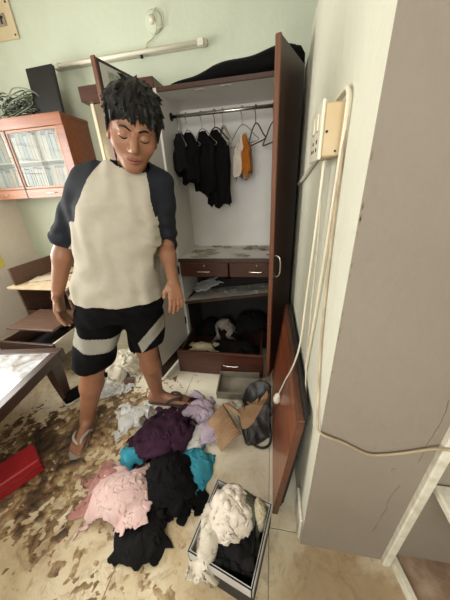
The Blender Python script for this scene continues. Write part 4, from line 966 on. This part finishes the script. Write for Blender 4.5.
def sheet(C, nu, nv, mat, name, parent, t=.004, wob=.004, seed=1):   # bilinear patch of control rows, Catmull-smoothed
    rows = [catmull(r, nu) for r in C]; cols = [catmull([r[i] for r in rows], nv) for i in range(len(rows[0]))]
    V = []; n, m = len(cols), len(cols[0])
    for i in range(n):
        for j in range(m):
            p = cols[i][j]; w = wob*mnoise.noise(p*26+Vector((seed, 0, 0))); V.append((p.x+w, p.y-w, max(.003, p.z+w)))
    F = [(i*m+j, (i+1)*m+j, (i+1)*m+j+1, i*m+j+1) for i in range(n-1) for j in range(m-1)]
    o = obj(name, V, F, mat, parent, True); solidify(o, t, 0.); return o
# outer shell: back wall, belly and front wall; mouth opens up-left
sheet([[(-.155, 1.17, .03), (-.13, 1.185, .12), (-.075, 1.20, .175), (-.005, 1.205, .185), (.032, 1.20, .15)],
       [(-.135, 1.14, .01), (-.10, 1.145, .07), (-.05, 1.15, .10), (.0, 1.15, .11), (.036, 1.14, .10)],
       [(-.12, 1.08, .006), (-.09, 1.06, .012), (-.03, 1.05, .02), (.01, 1.05, .03), (.038, 1.05, .06)]], 6, 6, M_BAGK, 'flap', hb, .006, .006, 2)
sheet([[(-.17, 1.03, .10), (-.10, 1.06, .115), (-.04, 1.09, .15), (.015, 1.12, .18)],
       [(-.150, .985, .06), (-.095, .99, .075), (-.04, 1.02, .10), (.022, 1.06, .12)],
       [(-.125, .93, .02), (-.085, .92, .03), (-.03, .945, .035), (.028, .99, .05)],
       [(-.105, .89, .005), (-.07, .88, .006), (-.015, .905, .007), (.034, .955, .008)]], 6, 5, M_BAGK, 'belly_panel', hb, .004, .006, 3)
sheet([[(-.168, 1.028, .108), (-.10, 1.058, .123), (-.042, 1.088, .158)], [(-.150, .988, .078), (-.098, .998, .090), (-.05, 1.03, .118)], [(-.132, .945, .044), (-.100, .945, .058), (-.075, .96, .072)]], 6, 6, M_TAN, 'lining_panel', hb, .003, .003, 3)
sheet([[(-.095, .985, .090), (-.045, 1.055, .140), (.008, 1.125, .188)], [(-.070, .965, .075), (-.022, 1.035, .122), (.018, 1.10, .170)]], 6, 4, M_TAN, 'lining_fold', hb, .003, .003, 6)
sheet([[(-.178, 1.035, .105), (-.150, .985, .070), (-.128, .93, .034), (-.106, .885, .006)],
       [(-.158, 1.03, .088), (-.128, .975, .045), (-.105, .92, .018), (-.088, .875, .004)],
       [(-.125, 1.045, .118), (-.108, .992, .080), (-.09, .93, .040), (-.076, .882, .010)]], 6, 5, M_BAGK, 'front_panel', hb, .006, .004, 4)
sheet([[(.018, 1.125, .185), (.026, 1.06, .125), (.032, .99, .06), (.037, .95, .012)],
       [(-.010, 1.10, .168), (.010, 1.05, .116), (.020, .975, .055), (.028, .935, .010)]], 6, 5, M_BAGK, 'side_panel', hb, .006, .003, 5)
MB().tube(catmull([(-.115, 1.13, .06), (-.085, 1.04, .15), (-.045, 1.02, .17), (.0, 1.06, .165), (.022, 1.13, .155)], 7), .006, 8).build('piping', M_TAN, hb, True)
MB().tube(catmull([(.03, 1.0, .05), (.037, .93, .012), (.02, .885, .010), (-.02, .87, .010), (-.06, .88, .012)], 7), .007, 8).build('strap', M_BAGK, hb, True)
MB().tube(catmull([(.0, 1.14, .125), (-.02, 1.12, .13), (-.035, 1.105, .122)], 5), .008, 8).build('clasp', M_WPLAS, hb, True)
# ribbed brown cardboard, one flute at a time
M_CARD = pm('brown_card', (170, 140, 108), (146, 114, 84), 18, .5, .85)
rc = thing('ribbed_cardboard', (-.26, .95, 0), 'torn piece of brown ribbed cardboard between lavender cloth and handbag', 'cardboard')
A0, A1 = Vector((-.352, .955, .035)), Vector((-.235, .815, .012)); B0, B1 = Vector((-.262, 1.075, .085)), Vector((-.130, .905, .055))
V = []; F = []; nu, nv = 72, 8
for i in range(nu+1):
    t = i/nu
    for j in range(nv+1):
        s = j/nv; p = A0.lerp(A1, t).lerp(B0.lerp(B1, t), s); p.z += .018*math.sin(math.pi*s)+(.0042*math.sin(t*nu/5.5*2*math.pi) if t > .28 else .0012*math.sin(9*s)); V.append(tuple(p))
for i in range(nu):
    for j in range(nv): F.append((i*(nv+1)+j, (i+1)*(nv+1)+j, (i+1)*(nv+1)+j+1, i*(nv+1)+j+1))
solidify(obj('flutes', V, F, M_CARD, rc, True), .0025)
sheet([[(-.27, 1.085, .078), (-.23, 1.06, .108), (-.18, 1.03, .112)], [(-.255, 1.06, .090), (-.215, 1.035, .122), (-.165, 1.005, .122)], [(-.235, 1.03, .094), (-.195, 1.00, .118), (-.140, .975, .112)]], 5, 5, M_CARD, 'torn_flap', rc, .003, .004, 7)
# small things among them
for k, (x, y, z, w, a, c, lb) in enumerate(((-.235, 1.135, .0, .055, .4, (206, 196, 180), 'white paper packet between tray and ribbed cardboard'), (-.165, 1.145, .0, .045, -.5, (186, 178, 168), 'pale small packet beside the handbag flap'))):
    sheet_o = thing('packet', (x, y, 0), lb, 'packet'); MM = rz(a, (x, y, 0))
    m = MB(); n = 12; V = []; F = []
    for i in range(n+1):
        for j in range(n+1):
            u, v = i/n*2-1, j/n*2-1; pr = (1-u**4)*(1-v**4); V.append((x+u*w*.6, y+v*w*.42, .006+.024*pr+.006*mnoise.noise(Vector((u*3+k*7, v*3, 0)))))
    V2 = [(p[0], p[1], .005) for p in V]; n1 = n+1; F = [(i*n1+j, (i+1)*n1+j, (i+1)*n1+j+1, i*n1+j+1) for i in range(n) for j in range(n)]; NB = n1*n1
    m.add(V+V2, F+[tuple(NB+q for q in f[::-1]) for f in F]); m.xf(MM); m.build('pouch', pm('packet_%d' % k, c, tuple(int(v*.8) for v in c), 40, .6, .5), sheet_o, True)
    MB().box((x-w*.62, y-w*.46, .004), (x-w*.54, y+w*.46, .010), .001, MM).build('seal', pm('packet_%d' % k, c), sheet_o)

# ------------------------------------------------------------------ debris behind the legs
h_g = heap(bump(-1.18, 1.40, .14, .17, .12, .4))
cobj('plastic_sack', cloth(60, 60, .60, .66, .52, (-1.180, 1.40), .4, h_g, 51, zmax=.04, amp=.04), pm('white_sack', (226, 220, 204), (206, 196, 174), 12, .5, .5), 'big crumpled white plastic sack behind the legs', 'sack', .002)
def shoe(x, y, a, label):
    t = thing('shoe', (x, y, 0), label, 'shoe', 'pair of black and white shoes'); MM = Matrix.Translation((x, y, 0)) @ Matrix.Rotation(a, 4, 'Z')
    prof = [(-.125, .022), (-.10, .034), (-.03, .036), (.04, .043), (.09, .042), (.125, .022)]
    def ringz(z, s, f0=0.): return [(px*s+f0, w*s, z) for px, w in prof]+[(px*s+f0, -w*s, z) for px, w in prof[::-1]]
    def loft(levels):
        V = []; n = 12
        for (z, s, zf) in levels:
            for p in ringz(0, s): V.append((p[0], p[1], z*(1 if p[0] < 0 else zf)))
        L = len(levels); F = [tuple(range(n))[::-1], tuple(range((L-1)*n, L*n))]+[(l*n+i, l*n+(i+1) % n, (l+1)*n+(i+1) % n, (l+1)*n+i) for l in range(L-1) for i in range(n)]
        return MB().add(V, F).xf(MM)
    loft([(.003, .98, 1), (.012, 1.03, 1), (.026, 1.02, 1)]).build('sole', pm('shoe_white', (210, 206, 198), (150, 138, 122), 24, .6, .5), t, True)
    loft([(.026, .98, 1), (.048, .97, .92), (.072, .80, .80), (.088, .55, .70)]).build('upper', M_BLKJ, t, True)
    for k in range(4): MB().tube([tuple(MM @ Vector((.0+k*.022, -.024, .075-.006*k))), tuple(MM @ Vector((.0+k*.022, 0, .080-.006*k))), tuple(MM @ Vector((.0+k*.022, .024, .075-.006*k)))], .003, 6).build('lace', M_TRIM, t, True)
shoe(-1.335, 1.10, 1.1, 'black and white shoe nearest to the table leg'); shoe(-1.30, 1.27, .7, 'black and white shoe behind the other, near the white sack')
h0 = lambda x, y: 0*x+.004
pa = cobj('newspaper', cloth(30, 24, .25, .19, .95, (-1.13, 1.20), .5, h0, 61, 60, amp=.004, zmax=.02), pm('newsprint', (206, 204, 200), (150, 148, 150), 60, .7, .8), 'grey printed paper lying in front of the white sack', 'paper', .0012)
bk = MB().box((-.035, -.014, .002), (.035, .014, .024), .003).xf(Matrix.Translation((-1.045, 1.245, 0)) @ Matrix.Rotation(.6, 4, 'Z')).build('wood_block', M_EDGE); tag(bk, 'small brown wood block beside the printed paper', 'block')
cobj('yellow_bag', cloth(26, 26, .22, .20, .6, (-1.60, 1.42), .2, heap(bump(-1.60, 1.42, .07, .06, .03)), 63, 110, amp=.015, zmax=.03), fab('yellow_plastic', (206, 170, 70), (160, 124, 50), .5), 'crumpled yellow plastic bag near the drawer unit', 'bag', .002)
cobj('rag', cloth(30, 30, .26, .24, .6, (-1.45, 1.24), .5, heap(bump(-1.45, 1.24, .08, .07, .03)), 64, 110, amp=.02, zmax=.03), F_CREAM, 'muddy cream rag on the floor beyond the table leg', 'cloth', .002)

# ------------------------------------------------------------------ things in the wardrobe
cobj('folded_cloth', cloth(44, 36, .34, .26, .60, (-.535, 1.545), .1, heap(bump(-.535, 1.545, .12, .085, .05), base=.13), 71, 130, amp=.015, zmax=.025, box=(-.655, -.38, 1.445, 1.66)), F_CREAM, 'cream folded cloth in the pulled-out bottom drawer', 'cloth')
cobj('dark_clothes', cloth(50, 40, .62, .40, .66, (-.30, 1.62), .05, heap(bump(-.26, 1.64, .22, .14, .10), base=.045), 72, 120, amp=.02, zmax=.04, box=(-.65, -.06, 1.45, 1.78)), F_DK, 'dark clothes lying in the bottom drawer', 'clothes')
cobj('grey_bag', cloth(40, 40, .32, .30, .58, (-.41, 1.93), .3, heap(bump(-.41, 1.93, .10, .09, .15), base=.055), 73, 120, amp=.02, zmax=.04), fab('grey_plastic', (150, 142, 132), (110, 102, 94), .5), 'crumpled pale grey bag in the dark bottom of the wardrobe', 'bag')
cobj('black_clothes', cloth(44, 40, .46, .36, .64, (-.14, 1.97), .0, heap(bump(-.14, 1.97, .18, .14, .20), base=.055), 74, 120, amp=.02, zmax=.05, box=(-.30, .095, 1.8, 2.14)), F_BLK, 'black clothes heaped at the right of the wardrobe bottom', 'clothes')
cobj('black_clothes', cloth(40, 40, .36, .36, .62, (-.58, 1.98), .0, heap(bump(-.57, 1.98, .08, .12, .10), base=.055), 75, 120, amp=.015, zmax=.05, box=(-.685, -.47, 1.82, 2.14)), F_BLK, 'black clothes heaped at the left of the wardrobe bottom', 'clothes')
cobj('plastic_wrap', cloth(34, 30, .26, .20, .60, (-.52, 1.90), .6, lambda x, y: .535+(x+.69)*.125+(y-1.735)*.13+0*x, 76, 110, amp=.02, zmax=.07), M_PLAS, 'pale plastic wrapping on the sagging wardrobe shelf', 'plastic wrap', .0015)
cobj('dark_clothes', cloth(44, 36, .46, .30, .64, (-.20, 1.97), .0, lambda x, y: .565+(x+.69)*.11+(y-1.735)*.06+.045*np.exp(-((x+.2)/.15)**2), 77, 120, amp=.015, zmax=.05, box=(-.42, .10, 1.80, 2.14)), F_DK, 'dark clothes pushed to the back of the sagging wardrobe shelf', 'clothes')
# long black bag on the wardrobe top
dz = WZ+.005
def sack(name, stations, mat, label, cat):
    V = []; F = []; n = 20
    for i, (x, y, w, h) in enumerate(stations):
        for k in range(n):
            t = 2*math.pi*k/n; c, s_ = math.cos(t), math.sin(t); c = math.copysign(abs(c)**.8, c); s_ = math.copysign(abs(s_)**.8, s_)
            wv = 1+.07*mnoise.noise(Vector((x*9, k*.6, 1.3))); V.append((x+.008*mnoise.noise(Vector((x*20, k, 4))), y+w*c*wv, dz+h*.5*(1+s_*wv)))
    L = len(stations)
    for l in range(L-1):
        for k in range(n): F.append((l*n+k, l*n+(k+1) % n, (l+1)*n+(k+1) % n, (l+1)*n+k))
    F += [tuple(range(n)), tuple((L-1)*n+k for k in range(n))[::-1]]
    zmin = min(v[2] for v in V); V = [(v[0], v[1], max(v[2]-zmin*0, dz)) for v in V]
    return V, F
st = []
for i in range(34):
    t = i/33; x = -.70+t*.862; h = np.interp(t, [0, .08, .25, .40, .60, .85, .97, 1.], [.012, .035, .055, .085, .105, .128, .130, .10]); w = np.interp(t, [0, .1, .4, .9, 1.], [.05, .10, .13, .135, .08]); st.append((x, 1.915+.01*math.sin(5*t), w, h*(1+.06*math.sin(17*t))))
lb_ = thing('duffel_bag', (-.28, 1.92, WZ), 'long limp black bag lying across the wardrobe top', 'bag')
sb = obj('bag_body', *sack('', st, None, '', ''), M_BLKJ, lb_, True)
MB().tube([(x, 1.915-w*.55, dz+h*.98) for (x, y, w, h) in st[4:-2]], .004, 6).build('zip', M_DMETAL, sb, True)
MB().box((.10, 1.80, dz+.05), (.158, 1.83, dz+.066), .003).build('strap', M_BLKJ, lb_)
# hangers with clothes
RY, RZ_ = 1.95, 1.795
M_HBRN = pm('brown_hanger', (70, 38, 26), rough=.4); M_HGRY = pm('grey_hanger', (150, 146, 136), rough=.5)
def hanger(x, yaw, mat, label, kind='wire', drop=.0, group=None):
    t = thing('hanger', (x, RY, RZ_-.2), label, 'hanger', group); MM = Matrix.Translation((x, RY, RZ_)) @ Matrix.Rotation(yaw, 4, 'Z')
    hk = [(.0, -.014, -.002), (.0, -.013, .010), (.0, .0, .0165), (.0, .0135, .009), (.0, .0145, -.006), (.0, .004, -.026), (0, 0, -.05), (0, 0, -.085)]
    MB().tube([tuple(MM @ p) for p in catmull(hk, 4)], .0027, 6).build('hook', M_METAL if kind == 'wire' else mat, t, True)
    r = .0045 if kind == 'plastic' else .0027; r = .009 if kind == 'broad' else r
    W_ = .17; sh = [(0, 0, -.083), (0, .05, -.10), (0, W_*.8, -.165), (0, W_, -.185), (0, W_-.015, -.197), (0, .0, -.197), (0, -W_+.015, -.197), (0, -W_, -.185), (0, -W_*.8, -.165), (0, -.05, -.10), (0, 0, -.083)]
    MB().tube([tuple(MM @ p) for p in catmull(sh, 3)], r, 6).build('shoulder_bar', mat, t, True)
    return MM
def garment(name, x, yaw, length, mat, label, seed, half=.17, th=.022, top=-.088, cat='clothes'):
    MM = Matrix.Translation((x, RY, RZ_)) @ Matrix.Rotation(yaw, 4, 'Z'); V = []; F = []; rows, n = 24, 56
    for i in range(rows):
        t = i/(rows-1); z = top-.012-t*length
        hw = .03+(half-.03)*min(1, t*length/.10) if t*length < .10 else half*(1-.10*(t-.2)); tk = th*(.35+.9*min(1, t*2.2))
        for k in range(n):
            a = 2*math.pi*k/n; c, s_ = math.cos(a), math.sin(a); fo = 1+.75*mnoise.noise(Vector((c*4+seed, s_*2, t*1.6+seed)))
            zz_ = z-(.075*mnoise.noise(Vector((c*2.5, s_*2+seed, 3))) if i == rows-1 else 0)
            V.append(tuple(MM @ Vector((tk*s_*fo+.012*mnoise.noise(Vector((c*3, t*3, seed))), hw*math.copysign(abs(c)**.75, c)+.01*mnoise.noise(Vector((t*5, k*.3, seed))), zz_))))
    for i in range(rows-1):
        for k in range(n): F.append((i*n+k, i*n+(k+1) % n, (i+1)*n+(k+1) % n, (i+1)*n+k))
    F += [tuple(range(n)), tuple((rows-1)*n+k for k in range(n))[::-1]]
    o = obj(name, V, F, mat, None, True); tag(o, label, cat); return o
HG = 'hangers on the wardrobe rail'
spec = [(-.652, .55, 'wire', M_METAL, 'wire hanger at the left end of the wardrobe rail', .24, .13, F_DK, 'small charcoal garment hanging at the far left of the rail'),
        (-.590, .75, 'wire', M_METAL, 'wire hanger second from the left on the rail', .30, .15, F_BLK, 'black garment hanging second from the left on the rail'),
        (-.485, .8, 'wire', M_METAL, 'wire hanger holding the middle-length black garment', .38, .15, F_BLK, 'black garment hanging third from the left on the rail'),
        (-.392, .8, 'plastic', M_HBRN, 'brown hanger holding the longest black garment', .47, .15, F_BLK, 'longest black garment, hanging in the middle of the rail')]
for i, (x, yaw, kind, mat, lb, ln, hw, fm, gl) in enumerate(spec):
    hanger(x, yaw, mat, lb, kind); garment('hanging_garment', x, yaw, ln, fm, gl, 3.1*i+1, hw*.9, .042)
hanger(-.335, .45, M_HGRY, 'broad grey-beige hanger with nothing on it, right of the black clothes', 'broad')
hanger(-.205, .75, M_METAL, 'wire hanger holding the orange and white garment', 'wire')
g = garment('hanging_garment', -.205, .75, .24, fab('orange_cloth', (176, 106, 36), (140, 82, 30)), 'orange and white garment hanging right of the black clothes', 21., .085, .026, -.125)
w_ = garment('white_panel', -.203, .75, .25, F_WHT, None, 33., .030, .050, -.118, None); w_.parent = g; w_.location = Vector(w_.location)-Vector(g.location)
hanger(-.115, .42, M_HBRN, 'empty brown hanger, the left one of two at the right end of the rail', 'plastic')
hanger(.0, .42, M_HBRN, 'empty brown hanger at the right end of the rail by the open door', 'plastic')
